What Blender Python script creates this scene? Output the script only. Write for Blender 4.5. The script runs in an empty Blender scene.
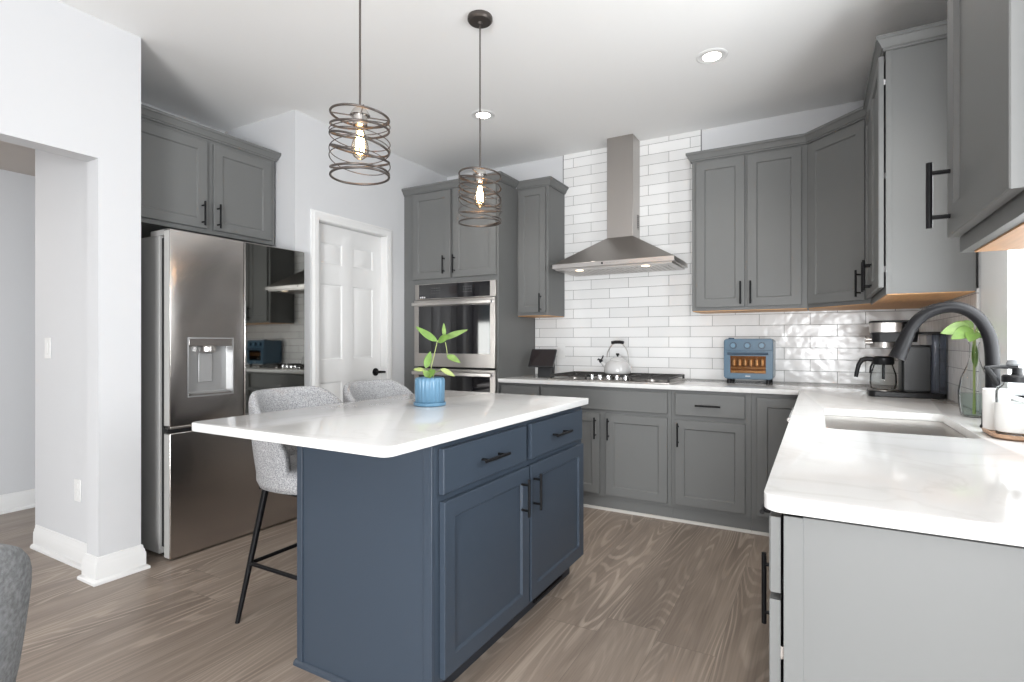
import bpy, bmesh, math, random
from mathutils import Vector, Matrix
random.seed(7)
PI = math.pi
sc = bpy.context.scene
COL = sc.collection

# ------------------------------------------------------------------ camera
cam_d = bpy.data.cameras.new('camera')
cam = bpy.data.objects.new('camera', cam_d); COL.objects.link(cam)
cam_d.sensor_width = 36.0
cam_d.lens = 540.0 / 1024 * 36.0
cam_d.shift_y = 0.001
cam_d.clip_start = 0.02
cam.location = (0, 0, 1.20)
cam.rotation_euler = (PI / 2, 0, math.radians(29.5))
sc.camera = cam

# ------------------------------------------------------------------ colour management
sc.view_settings.view_transform = 'Standard'
sc.view_settings.look = 'None'
sc.view_settings.exposure = 0.12
sc.view_settings.gamma = 1.0
sc.view_settings.use_curve_mapping = False

# ------------------------------------------------------------------ world (daylight sky outside the windows)
w = bpy.data.worlds.new('sky'); sc.world = w; w.use_nodes = True
bgn = w.node_tree.nodes['Background']
bgn.inputs[0].default_value = (0.80, 0.90, 1.0, 1); bgn.inputs[1].default_value = 1.5

# ------------------------------------------------------------------ daylight at the windows, added spots and hall lamp
def area(name, loc, rot, sx, sy, power, color=(1, 1, 1), spread=PI):
    d = bpy.data.lights.new(name, 'AREA'); d.shape = 'RECTANGLE'; d.size = sx; d.size_y = sy
    d.energy = power; d.color = color; d.spread = spread
    o = bpy.data.objects.new(name, d); COL.objects.link(o); o.location = loc; o.rotation_euler = rot
    return o
area('daylight_sink_window', (0.640, 2.11, 1.66), (0, PI / 2, 0), 1.15, 0.56, 28, (0.95, 0.98, 1.0))
area('daylight_nook_window', (1.93, -0.55, 1.25), (0, PI / 2, 0), 2.0, 1.8, 31, (0.96, 0.98, 1.0))
area('daylight_patio_door', (0.75, -3.33, 0.88), (PI / 2, 0, 0), 1.6, 1.55, 315, (0.97, 0.985, 1.0))
for _x, _y, _p in ((-.518, -.8, 65), (-2.062, -.8, 65), (.22, 2.05, 36)):  # unseen spots without fixtures, added to brighten the room and the right worktop
    _d = bpy.data.lights.new('added_fill_spot', 'SPOT'); _d.energy = _p; _d.spot_size = math.radians(115); _d.spot_blend = .7; _d.shadow_soft_size = .06; _d.color = (1.0, .94, .87)
    _o = bpy.data.objects.new('added_fill_spot', _d); COL.objects.link(_o); _o.location = (_x, _y, 2.79)
area('hall_lamp', (-4.35, 0.25, 2.38), (0, 0, 0), 0.3, 0.3, 9, (1.0, 0.9, 0.8))

# ------------------------------------------------------------------ materials
def nmat(name):
    m = bpy.data.materials.new(name); m.use_nodes = True
    nt = m.node_tree; b = nt.nodes['Principled BSDF']
    return m, nt, b
def N(nt, t, **kw):
    n = nt.nodes.new(t)
    for k, v in kw.items():
        if k in n.inputs: n.inputs[k].default_value = v
        else: setattr(n, k, v)
    return n
def L(nt, a, b): nt.links.new(a, b)
def pbr(name, col, rough=0.5, metal=0.0, spec=0.5, coat=0.0, bump=0.0, bscale=60.0, var=0.0, vscale=8.0, stretch=None, emis=None, estr=0.0):
    m, nt, b = nmat(name)
    b.inputs['Base Color'].default_value = (*col, 1)
    b.inputs['Roughness'].default_value = rough
    b.inputs['Metallic'].default_value = metal
    b.inputs['Specular IOR Level'].default_value = spec
    b.inputs['Coat Weight'].default_value = coat
    if emis: b.inputs['Emission Color'].default_value = (*emis, 1); b.inputs['Emission Strength'].default_value = estr
    if bump or var:
        tc = N(nt, 'ShaderNodeTexCoord'); mp = N(nt, 'ShaderNodeMapping')
        if stretch: mp.inputs['Scale'].default_value = stretch
        L(nt, tc.outputs['Object'], mp.inputs[0])
    if bump:
        n = N(nt, 'ShaderNodeTexNoise'); n.inputs['Scale'].default_value = bscale; n.inputs['Detail'].default_value = 3
        L(nt, mp.outputs[0], n.inputs['Vector'])
        bp = N(nt, 'ShaderNodeBump'); bp.inputs['Strength'].default_value = bump; bp.inputs['Distance'].default_value = 0.01
        L(nt, n.outputs['Fac'], bp.inputs['Height']); L(nt, bp.outputs[0], b.inputs['Normal'])
    if var:
        n = N(nt, 'ShaderNodeTexNoise'); n.inputs['Scale'].default_value = vscale; n.inputs['Detail'].default_value = 4
        L(nt, mp.outputs[0], n.inputs['Vector'])
        cr = N(nt, 'ShaderNodeValToRGB')
        cr.color_ramp.elements[0].position = .3; cr.color_ramp.elements[1].position = .7
        cr.color_ramp.elements[0].color = (*[c * (1 - var) for c in col], 1)
        cr.color_ramp.elements[1].color = (*[min(1, c * (1 + var)) for c in col], 1)
        L(nt, n.outputs['Fac'], cr.inputs[0]); L(nt, cr.outputs[0], b.inputs['Base Color'])
    return m
def glassy(name, tint=(1, 1, 1), refl=0.12, rough=0.02):
    m, nt, b = nmat(name); nt.nodes.remove(b)
    out = nt.nodes['Material Output']
    tr = N(nt, 'ShaderNodeBsdfTransparent'); tr.inputs[0].default_value = (*tint, 1)
    gl = N(nt, 'ShaderNodeBsdfGlossy'); gl.inputs['Roughness'].default_value = rough
    lw = N(nt, 'ShaderNodeLayerWeight'); lw.inputs[0].default_value = refl
    ad = N(nt, 'ShaderNodeMath', operation='MULTIPLY'); ad.inputs[1].default_value = 0.9
    L(nt, lw.outputs['Fresnel'], ad.inputs[0])
    mx = N(nt, 'ShaderNodeMixShader'); L(nt, ad.outputs[0], mx.inputs[0]); L(nt, tr.outputs[0], mx.inputs[1]); L(nt, gl.outputs[0], mx.inputs[2])
    L(nt, mx.outputs[0], out.inputs[0])
    return m

WALL = pbr('wall_paint', (0.605, 0.61, 0.622), 0.85, spec=0.2, bump=0.04, bscale=250)
CEIL = pbr('ceiling_paint', (0.87, 0.87, 0.865), 0.9, spec=0.1, bump=0.04, bscale=200)
HALLCEIL = pbr('hall_ceiling_shaded', (0.55, 0.50, 0.46), 0.9, spec=0.1)  # the hall's shade is painted in as a darker, warm brown
TRIM = pbr('white_trim_paint', (0.74, 0.74, 0.735), 0.35)
DOORW = pbr('white_door_paint', (0.72, 0.72, 0.715), 0.4)
CAB = pbr('grey_cabinet_paint', (0.147, 0.150, 0.148), 0.42, spec=0.25)
BLUE = pbr('slate_blue_cabinet_paint', (0.036, 0.049, 0.068), 0.36, spec=0.4)
SHOE = pbr('pale_shoe_moulding', (0.50, 0.48, 0.45), 0.5)
BLACK = pbr('matte_black_metal', (0.007, 0.007, 0.008), 0.40, spec=0.16)
BLACKP = pbr('black_plastic', (0.010, 0.010, 0.011), 0.4, spec=0.25)
BLKGLASS = pbr('black_glass', (0.012, 0.012, 0.014), 0.05, spec=0.7)
MIRROR = pbr('smoked_mirror_glass', (0.30, 0.30, 0.285), 0.03, metal=1.0)
DARK = pbr('dark_recess', (0.015, 0.015, 0.015), 0.7)
STEEL = pbr('brushed_steel', (0.42, 0.395, 0.375), 0.30, metal=1.0, bump=0.10, bscale=30, stretch=(3, 3, 60))
STEELH = pbr('brushed_steel_pale', (0.50, 0.475, 0.455), 0.33, metal=1.0)
FRIDGE = pbr('dark_stainless', (0.55, 0.52, 0.50), 0.24, metal=1.0, bump=0.34, bscale=2.6, stretch=(1, 2.6, .55))
FRIDGESIDE = pbr('fridge_side_grey', (0.40, 0.395, 0.385), 0.45)
DOOREDGE = pbr('fridge_door_edge', (0.50, 0.495, 0.48), 0.35)
CHROME = pbr('chrome', (0.75, 0.75, 0.76), 0.1, metal=1.0)
SINKST = pbr('sink_steel', (0.58, 0.56, 0.53), 0.3, metal=1.0)
PLATE = pbr('white_plastic', (0.75, 0.75, 0.74), 0.35)
WOODU = pbr('maple_underside', (0.62, 0.33, 0.14), 0.5, var=0.12, vscale=6, stretch=(1, 12, 1))
GLASS = glassy('clear_glass', (0.97, 0.98, 0.98), 0.10)
PANE = glassy('window_glass', (0.97, 0.99, 0.99), 0.1)
SMOKE = glassy('smoky_tank_plastic', (0.42, 0.46, 0.54), 0.35, 0.06)
WATER = glassy('water', (0.86, 0.93, 0.90), 0.2)
BULBG = glassy('amber_bulb_glass', (1.0, 0.93, 0.84), 0.14)
GREEN = pbr('leaf_green', (0.13, 0.235, 0.045), 0.4, var=0.25, vscale=30)
GREEN2 = pbr('pale_leaf_green', (0.17, 0.27, 0.075), 0.4, var=0.25, vscale=30)
STEMG = pbr('stem_green', (0.30, 0.36, 0.12), 0.5)
SOIL = pbr('potting_soil', (0.05, 0.035, 0.025), 0.95, bump=0.6, bscale=120)
POT = pbr('pale_blue_ceramic', (0.105, 0.22, 0.33), 0.35, var=0.05)
TBLUE = pbr('toaster_blue', (0.058, 0.118, 0.178), 0.35)
TBLUED = pbr('toaster_blue_dark', (0.02, 0.048, 0.085), 0.35)
KETTLE = pbr('pale_grey_enamel', (0.52, 0.52, 0.52), 0.15, coat=0.5)
WIRE = pbr('dark_bronze_wire', (0.11, 0.096, 0.088), 0.38, metal=0.75)
SOCK = pbr('socket_nickel', (0.5, 0.48, 0.46), 0.25, metal=1.0)
FIL = pbr('glowing_filament', (1, 0.7, 0.4), 0.5, emis=(1.0, 0.62, 0.30), estr=42)
LENS = pbr('recessed_lamp_lens', (1, 1, 1), 0.5, emis=(1.0, 0.90, 0.78), estr=14)
HLAMP = pbr('hood_lamp_lens', (1, 1, 1), 0.5, emis=(1.0, 0.75, 0.5), estr=2.2)
TRAYW = pbr('tray_wood', (0.45, 0.28, 0.18), 0.5, var=0.15, vscale=8, stretch=(1, 8, 1))
WHITEC = pbr('white_ceramic', (0.74, 0.73, 0.71), 0.25)
INK = pbr('pale_ink', (0.62, 0.62, 0.62), 0.5)
SCREEN = pbr('dim_screen', (0.01, 0.008, 0.009), 0.08, emis=(0.25, 0.10, 0.10), estr=0.02)
GREYD = pbr('grey_silicone', (0.22, 0.23, 0.24), 0.6)
GRATE = pbr('cast_iron', (0.022, 0.020, 0.019), 0.5)
OVIN = pbr('oven_interior_warm_light', (0.20, 0.12, 0.07), 0.35, metal=0.7)  # warm light inside the toaster oven is painted into this brown

def fabric():
    m, nt, b = nmat('grey_boucle')
    tc = N(nt, 'ShaderNodeTexCoord')
    n1 = N(nt, 'ShaderNodeTexNoise'); n1.inputs['Scale'].default_value = 260; n1.inputs['Detail'].default_value = 3
    v = N(nt, 'ShaderNodeTexVoronoi'); v.inputs['Scale'].default_value = 320
    L(nt, tc.outputs['Object'], n1.inputs['Vector']); L(nt, tc.outputs['Object'], v.inputs['Vector'])
    cr = N(nt, 'ShaderNodeValToRGB')
    cr.color_ramp.elements[0].position = .36; cr.color_ramp.elements[1].position = .62
    cr.color_ramp.elements[0].color = (0.20, 0.205, 0.215, 1); cr.color_ramp.elements[1].color = (0.56, 0.56, 0.57, 1)
    L(nt, n1.outputs['Fac'], cr.inputs[0]); L(nt, cr.outputs[0], b.inputs['Base Color'])
    b.inputs['Roughness'].default_value = 0.95; b.inputs['Specular IOR Level'].default_value = 0.15
    bp = N(nt, 'ShaderNodeBump'); bp.inputs['Strength'].default_value = 0.7; bp.inputs['Distance'].default_value = 0.004
    L(nt, v.outputs['Distance'], bp.inputs['Height']); L(nt, bp.outputs[0], b.inputs['Normal'])
    return m
FABRIC = fabric()
HEATHER = pbr('grey_heather_fabric', (.215, .22, .225), .95, spec=.15, bump=.25, bscale=400, var=.28, vscale=90)

def quartz():
    m, nt, b = nmat('white_quartz')
    tc = N(nt, 'ShaderNodeTexCoord')
    n0 = N(nt, 'ShaderNodeTexNoise'); n0.inputs['Scale'].default_value = 2.2; n0.inputs['Detail'].default_value = 5; n0.inputs['Distortion'].default_value = 1.2
    L(nt, tc.outputs['Object'], n0.inputs['Vector'])
    a = N(nt, 'ShaderNodeMath', operation='SUBTRACT'); a.inputs[1].default_value = 0.5; L(nt, n0.outputs['Fac'], a.inputs[0])
    ab = N(nt, 'ShaderNodeMath', operation='ABSOLUTE'); L(nt, a.outputs[0], ab.inputs[0])
    cr = N(nt, 'ShaderNodeValToRGB')
    e = cr.color_ramp.elements; e[0].position = 0.0; e[0].color = (0.60, 0.59, 0.58, 1); e[1].position = 0.03; e[1].color = (0.68, 0.68, 0.675, 1)
    L(nt, ab.outputs[0], cr.inputs[0])
    n2 = N(nt, 'ShaderNodeTexNoise'); n2.inputs['Scale'].default_value = 5; n2.inputs['Detail'].default_value = 4
    L(nt, tc.outputs['Object'], n2.inputs['Vector'])
    mx = N(nt, 'ShaderNodeMix', data_type='RGBA'); mx.inputs[6].default_value = (0.68, 0.68, 0.675, 1)
    L(nt, n2.outputs['Fac'], mx.inputs[0]); L(nt, cr.outputs[0], mx.inputs[7])
    L(nt, mx.outputs[2], b.inputs['Base Color'])
    b.inputs['Roughness'].default_value = 0.10; b.inputs['Specular IOR Level'].default_value = 0.5
    return m
QUARTZ = quartz()

def tile(name, axis, x0):
    m, nt, b = nmat(name)
    tc = N(nt, 'ShaderNodeTexCoord'); sp = N(nt, 'ShaderNodeSeparateXYZ'); L(nt, tc.outputs['Object'], sp.inputs[0])
    ax = N(nt, 'ShaderNodeMath', operation='SUBTRACT'); ax.inputs[1].default_value = x0 - 0.322 * 30
    az = N(nt, 'ShaderNodeMath', operation='SUBTRACT'); az.inputs[1].default_value = 1.32 - 0.0805 * 33
    L(nt, sp.outputs[axis], ax.inputs[0]); L(nt, sp.outputs['Z'], az.inputs[0])
    cb = N(nt, 'ShaderNodeCombineXYZ'); L(nt, ax.outputs[0], cb.inputs[0]); L(nt, az.outputs[0], cb.inputs[1])
    br = N(nt, 'ShaderNodeTexBrick'); L(nt, cb.outputs[0], br.inputs['Vector'])
    br.offset = 0.5; br.offset_frequency = 2; br.squash = 1.0
    br.inputs['Scale'].default_value = 1.0; br.inputs['Brick Width'].default_value = 0.322; br.inputs['Row Height'].default_value = 0.0805
    br.inputs['Mortar Size'].default_value = 0.0016; br.inputs['Mortar Smooth'].default_value = 0.1; br.inputs['Bias'].default_value = 0
    br.inputs['Color1'].default_value = (0.70, 0.70, 0.695, 1); br.inputs['Color2'].default_value = (0.80, 0.80, 0.795, 1); br.inputs['Mortar'].default_value = (0.20, 0.20, 0.20, 1)
    L(nt, br.outputs['Color'], b.inputs['Base Color'])
    mr = N(nt, 'ShaderNodeMapRange'); mr.inputs['To Min'].default_value = 0.20; mr.inputs['To Max'].default_value = 0.8
    L(nt, br.outputs['Fac'], mr.inputs['Value']); L(nt, mr.outputs[0], b.inputs['Roughness'])
    n = N(nt, 'ShaderNodeTexNoise'); n.inputs['Scale'].default_value = 14; n.inputs['Detail'].default_value = 1
    L(nt, tc.outputs['Object'], n.inputs['Vector'])
    # each tile sits at its own slight tilt
    b1 = N(nt, 'ShaderNodeBump'); b1.inputs['Strength'].default_value = 0.30; b1.inputs['Distance'].default_value = 0.012
    L(nt, n.outputs['Fac'], b1.inputs['Height'])
    inv = N(nt, 'ShaderNodeMath', operation='SUBTRACT'); inv.inputs[0].default_value = 1.0; L(nt, br.outputs['Fac'], inv.inputs[1])
    b2 = N(nt, 'ShaderNodeBump'); b2.inputs['Strength'].default_value = 0.6; b2.inputs['Distance'].default_value = 0.002
    L(nt, inv.outputs[0], b2.inputs['Height']); L(nt, b1.outputs[0], b2.inputs['Normal']); L(nt, b2.outputs[0], b.inputs['Normal'])
    return m
TILEX = tile('white_subway_tile_back', 'X', -0.688)
TILEY = tile('white_subway_tile_right', 'Y', 3.93)

def floorwood():
    m, nt, b = nmat('grey_brown_plank')
    tc = N(nt, 'ShaderNodeTexCoord'); sp = N(nt, 'ShaderNodeSeparateXYZ'); L(nt, tc.outputs['Object'], sp.inputs[0])
    def math_(op, a, bb):
        n = N(nt, 'ShaderNodeMath', operation=op)
        for i, v in enumerate((a, bb)):
            if v is None: continue
            if isinstance(v, (int, float)): n.inputs[i].default_value = v
            else: L(nt, v, n.inputs[i])
        return n.outputs[0]
    PW, PL = 0.23, 1.5
    xo = math_('ADD', sp.outputs['X'], 0.796 + PW * 40)
    px = math_('DIVIDE', xo, PW); ix = math_('FLOOR', px, None); fx = math_('FRACT', px, None)
    wn = N(nt, 'ShaderNodeTexWhiteNoise', noise_dimensions='1D'); L(nt, ix, wn.inputs['W'])
    yo = math_('ADD', math_('DIVIDE', math_('ADD', sp.outputs['Y'], 20.0 + 0.03), PL), wn.outputs['Value'])
    iy = math_('FLOOR', yo, None); fy = math_('FRACT', yo, None)
    cid = N(nt, 'ShaderNodeCombineXYZ'); L(nt, ix, cid.inputs[0]); L(nt, iy, cid.inputs[1])
    wn2 = N(nt, 'ShaderNodeTexWhiteNoise', noise_dimensions='3D'); L(nt, cid.outputs[0], wn2.inputs['Vector'])
    rnd = wn2.outputs['Value']
    # plank-local coordinates with a random shift per plank
    gx = math_('ADD', sp.outputs['X'], math_('MULTIPLY', rnd, 37.0))
    gy = math_('ADD', sp.outputs['Y'], math_('MULTIPLY', rnd, 91.0))
    def vec(sx, sy):
        c = N(nt, 'ShaderNodeCombineXYZ'); L(nt, math_('MULTIPLY', gx, sx), c.inputs[0]); L(nt, math_('MULTIPLY', gy, sy), c.inputs[1]); return c.outputs[0]
    n2 = N(nt, 'ShaderNodeTexNoise'); n2.inputs['Scale'].default_value = 1; n2.inputs['Detail'].default_value = 3
    L(nt, vec(130, 3.0), n2.inputs['Vector'])
    n3 = N(nt, 'ShaderNodeTexNoise'); n3.inputs['Scale'].default_value = 1; n3.inputs['Detail'].default_value = 3
    L(nt, vec(9, 0.9), n3.inputs['Vector'])
    n1 = N(nt, 'ShaderNodeTexNoise'); n1.inputs['Scale'].default_value = 1; n1.inputs['Detail'].default_value = 1.5; n1.inputs['Roughness'].default_value = .35
    L(nt, vec(5.0, .52), n1.inputs['Vector'])
    s = math_('SINE', math_('MULTIPLY', math_('ADD', n1.outputs['Fac'], math_('MULTIPLY', n3.outputs['Fac'], .05)), 150.0), None)
    ring = N(nt, 'ShaderNodeMapRange', interpolation_type='SMOOTHSTEP'); ring.inputs['From Min'].default_value = 0.1; ring.inputs['From Max'].default_value = 1.0
    L(nt, s, ring.inputs['Value'])
    n4 = N(nt, 'ShaderNodeTexNoise'); n4.inputs['Scale'].default_value = 1; n4.inputs['Detail'].default_value = 2
    L(nt, vec(6.0, 0.9), n4.inputs['Vector'])
    cr = N(nt, 'ShaderNodeValToRGB'); e = cr.color_ramp.elements
    e[0].position = .25; e[0].color = (0.160, 0.126, 0.102, 1); e[1].position = .75; e[1].color = (0.33, 0.27, 0.222, 1)
    t = math_('ADD', math_('MULTIPLY', n3.outputs['Fac'], 0.75), math_('MULTIPLY', n2.outputs['Fac'], 0.42))
    t = math_('ADD', t, math_('MULTIPLY', math_('SUBTRACT', rnd, 1.3), 0.12))
    L(nt, t, cr.inputs[0])
    mx = N(nt, 'ShaderNodeMix', data_type='RGBA'); L(nt, cr.outputs[0], mx.inputs[6]); mx.inputs[7].default_value = (0.50, 0.42, 0.35, 1)
    ms = N(nt, 'ShaderNodeMapRange'); ms.inputs['From Min'].default_value = .42; ms.inputs['From Max'].default_value = .62; ms.inputs['To Max'].default_value = .85; ms.inputs['To Min'].default_value = .08
    L(nt, n4.outputs['Fac'], ms.inputs['Value'])
    L(nt, math_('MULTIPLY', math_('MULTIPLY', ring.outputs[0], ms.outputs[0]), math_('ADD', n2.outputs['Fac'], 0.1)), mx.inputs[0])
    # seams
    ex = math_('MINIMUM', fx, math_('SUBTRACT', 1.0, fx)); ey = math_('MINIMUM', fy, math_('SUBTRACT', 1.0, fy))
    sx_ = math_('LESS_THAN', math_('MULTIPLY', ex, PW), 0.0011); sy_ = math_('LESS_THAN', math_('MULTIPLY', ey, PL), 0.0014)
    seam = math_('MAXIMUM', sx_, sy_)
    mx2 = N(nt, 'ShaderNodeMix', data_type='RGBA'); L(nt, math_('MULTIPLY', seam, 0.5), mx2.inputs[0]); L(nt, mx.outputs[2], mx2.inputs[6]); mx2.inputs[7].default_value = (0.10, 0.085, 0.07, 1)
    L(nt, mx2.outputs[2], b.inputs['Base Color'])
    b.inputs['Roughness'].default_value = 0.36; b.inputs['Specular IOR Level'].default_value = 0.45
    bp = N(nt, 'ShaderNodeBump'); bp.inputs['Strength'].default_value = 0.25; bp.inputs['Distance'].default_value = 0.002
    L(nt, math_('SUBTRACT', n2.outputs['Fac'], seam), bp.inputs['Height']); L(nt, bp.outputs[0], b.inputs['Normal'])
    return m
FLOOR = floorwood()

# ------------------------------------------------------------------ mesh helpers
class MB:
    def __init__(s): s.v = []; s.f = []
    def add(s, vs, fs, m=None):
        o = len(s.v)
        s.v += [tuple(m @ Vector(p)) if m is not None else tuple(p) for p in vs]
        s.f += [tuple(i + o for i in f) for f in fs]
        return s
    def box(s, x0, x1, y0, y1, z0, z1, m=None):
        vs = [(x0, y0, z0), (x1, y0, z0), (x1, y1, z0), (x0, y1, z0), (x0, y0, z1), (x1, y0, z1), (x1, y1, z1), (x0, y1, z1)]
        return s.add(vs, [(0, 3, 2, 1), (4, 5, 6, 7), (0, 1, 5, 4), (1, 2, 6, 5), (2, 3, 7, 6), (3, 0, 4, 7)], m)
    def prism(s, poly, z0, z1, m=None):     # poly counter-clockwise in xy
        n = len(poly)
        vs = [(x, y, z0) for x, y in poly] + [(x, y, z1) for x, y in poly]
        fs = [tuple(range(n - 1, -1, -1)), tuple(range(n, 2 * n))] + [(i, (i + 1) % n, n + (i + 1) % n, n + i) for i in range(n)]
        return s.add(vs, fs, m)
    def loops(s, rings, m=None, cap0=True, cap1=True, closed=False):
        n = len(rings[0]); vs = [p for r in rings for p in r]; fs = []
        K = len(rings)
        for k in range(K if closed else K - 1):
            a = k * n; b2 = ((k + 1) % K) * n
            fs += [(a + i, a + (i + 1) % n, b2 + (i + 1) % n, b2 + i) for i in range(n)]
        if not closed:
            if cap0: fs.append(tuple(range(n - 1, -1, -1)))
            if cap1: fs.append(tuple(range((K - 1) * n, K * n)))
        return s.add(vs, fs, m)
    def lathe(s, prof, seg=32, c=(0, 0, 0), m=None, cap0=True, cap1=True):
        rings = [[(c[0] + r * math.cos(2 * PI * i / seg), c[1] + r * math.sin(2 * PI * i / seg), c[2] + z) for i in range(seg)] for r, z in prof]
        return s.loops(rings, m, cap0, cap1)
    def tube(s, path, r, seg=10, closed=False, m=None):
        P = [Vector(p) for p in path]; K = len(P)
        R = r if callable(r) else (lambda t: r)
        T = []
        for i in range(K):
            if closed: t = P[(i + 1) % K] - P[i - 1]
            else: t = P[min(i + 1, K - 1)] - P[max(i - 1, 0)]
            T.append(t.normalized())
        up = Vector((0, 0, 1)) if abs(T[0].z) < .9 else Vector((1, 0, 0))
        nrm = (up - T[0] * up.dot(T[0])).normalized(); rings = []
        for i in range(K):
            nrm = (nrm - T[i] * nrm.dot(T[i])).normalized(); bi = T[i].cross(nrm)
            rr = R(i / (K - 1))
            rings.append([tuple(P[i] + (nrm * math.cos(2 * PI * j / seg) + bi * math.sin(2 * PI * j / seg)) * rr) for j in range(seg)])
        return s.loops(rings, m, closed=closed)
    def cyl(s, p0, p1, r, seg=14, r1=None, m=None):
        r1 = r if r1 is None else r1
        return s.tube([p0, p1], lambda t: r + (r1 - r) * t, seg, m=m)
    def sweep(s, prof, path, z=0.0, m=None, d0=None, d1=None):
        """closed profile of (outward, height) swept along a 2-D path; outward is to the right of travel; d0/d1 = neighbour directions for mitres"""
        P = [Vector(p) for p in path]; K = len(P); rings = []
        for i in range(K):
            a = (P[i] - P[i - 1]).normalized() if i > 0 else (Vector(d0).normalized() if d0 else None)
            b2 = (P[i + 1] - P[i]).normalized() if i < K - 1 else (Vector(d1).normalized() if d1 else None)
            if a is None: a = b2
            if b2 is None: b2 = a
            na = Vector((a.y, -a.x)); nb = Vector((b2.y, -b2.x))
            mt = (na + nb); mt = mt / (1 + na.dot(nb))
            rings.append([(P[i].x + mt.x * o, P[i].y + mt.y * o, z + h) for o, h in prof])
        return s.loops(rings, m)
    def build(s, name, mat, parent=None, bevel=0.0, angle=35, seg=2, subsurf=0, solid=0):
        me = bpy.data.meshes.new(name); me.from_pydata(s.v, [], s.f); me.update()
        bm = bmesh.new(); bm.from_mesh(me); bmesh.ops.recalc_face_normals(bm, faces=bm.faces); bm.to_mesh(me); bm.free()
        return link(name, me, mat, parent, bevel, angle, seg, subsurf, solid)
def link(name, me, mat, parent=None, bevel=0.0, angle=35, seg=2, subsurf=0, solid=0):
    me.polygons.foreach_set('use_smooth', [True] * len(me.polygons))
    if not subsurf: me.set_sharp_from_angle(angle=math.radians(angle))
    me.materials.append(mat)
    o = bpy.data.objects.new(name, me); COL.objects.link(o)
    if parent: o.parent = parent
    if solid:
        md = o.modifiers.new('solidify', 'SOLIDIFY'); md.thickness = solid
    if bevel:
        md = o.modifiers.new('bevel', 'BEVEL'); md.width = bevel; md.segments = seg; md.limit_method = 'ANGLE'; md.angle_limit = math.radians(40); md.harden_normals = False
    if subsurf:
        md = o.modifiers.new('subsurf', 'SUBSURF'); md.levels = subsurf; md.render_levels = subsurf
    return o
def plate(name, outer, holes, t0, t1, mat, parent=None, m=None, bev=0.0):
    """flat plate with holes: 2-D outlines extruded from t0 to t1 (along z before the matrix m)"""
    cu = bpy.data.curves.new('tmp', 'CURVE'); cu.dimensions = '2D'; cu.fill_mode = 'BOTH'
    cu.extrude = (t1 - t0) / 2 - bev; cu.bevel_depth = bev; cu.bevel_resolution = 2; cu.offset = -bev
    for lp in [outer] + holes:
        sp = cu.splines.new('POLY'); sp.points.add(len(lp) - 1)
        for p, q in zip(sp.points, lp): p.co = (q[0], q[1], 0, 1)
        sp.use_cyclic_u = True
    to = bpy.data.objects.new('tmp', cu); COL.objects.link(to)
    dg = bpy.context.evaluated_depsgraph_get(); dg.update()
    me = bpy.data.meshes.new_from_object(to.evaluated_get(dg), depsgraph=dg)
    bpy.data.objects.remove(to); bpy.data.curves.remove(cu)
    me.materials.clear()
    mm = Matrix.Translation((0, 0, (t0 + t1) / 2))
    me.transform((m @ mm) if m is not None else mm)
    bm = bmesh.new(); bm.from_mesh(me); bmesh.ops.remove_doubles(bm, verts=bm.verts, dist=1e-5)
    bmesh.ops.recalc_face_normals(bm, faces=bm.faces); bm.to_mesh(me); bm.free()
    me.name = name
    return link(name, me, mat, parent)
def rrect(x0, x1, y0, y1, r, n=6):
    pts = []
    rs = r if isinstance(r, (tuple, list)) else (r,) * 4
    for (cx, cy, a0, rr) in ((x1, y0, -PI / 2, rs[0]), (x1, y1, 0, rs[1]), (x0, y1, PI / 2, rs[2]), (x0, y0, PI, rs[3])):
        sx = -1 if cx == x1 else 1; sy = -1 if cy == y1 else 1
        if rr <= 0: pts.append((cx, cy)); continue
        for i in range(n + 1):
            a = a0 + PI / 2 * i / n
            pts.append((cx + sx * rr + rr * math.cos(a), cy + sy * rr + rr * math.sin(a)))
    return pts
def ring3(x0, x1, y0, y1, r, z, n=6): return [(x, y, z) for x, y in rrect(x0, x1, y0, y1, r, n)]
def tag(o, label, cat, group=None):
    o['label'] = label; o['category'] = cat
    if group: o['group'] = group
    return o
def thing(name, label, cat, loc=(0, 0, 0), rz=0.0, group=None):
    o = bpy.data.objects.new(name, None); COL.objects.link(o); o.location = loc; o.rotation_euler = (0, 0, rz)
    o.empty_display_size = .1
    return tag(o, label, cat, group)
def struct(o): o['kind'] = 'structure'; return o
def dup(o, parent=None):
    c = o.copy(); COL.objects.link(c); c.parent = parent
    for ch in o.children: dup(ch, c)
    return c
YZ = Matrix(((0, 0, 1, 0), (1, 0, 0, 0), (0, 1, 0, 0), (0, 0, 0, 1)))     # outline (y,z), thickness along x
XZ = Matrix(((1, 0, 0, 0), (0, 0, -1, 0), (0, 1, 0, 0), (0, 0, 0, 1)))    # outline (x,z), thickness along -y

# ------------------------------------------------------------------ room shell
CZ = 2.81; WR = 0.575; WB = 4.28; WL = -3.115
struct(MB().box(-5.2, 3.0, -3.6, 4.5, -0.12, 0.0).build('floor', FLOOR))
struct(MB().box(-4.01, 3.0, -3.6, 4.5, CZ, CZ + 0.1).build('ceiling', CEIL))
struct(MB().prism([(-5.2, -3.6), (-3.231, -3.6), (-3.231, 1.385), (-4.01, 1.385), (-4.01, 4.5), (-5.2, 4.5)], 2.41, 2.5).build('ceiling_hall', HALLCEIL))
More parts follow.
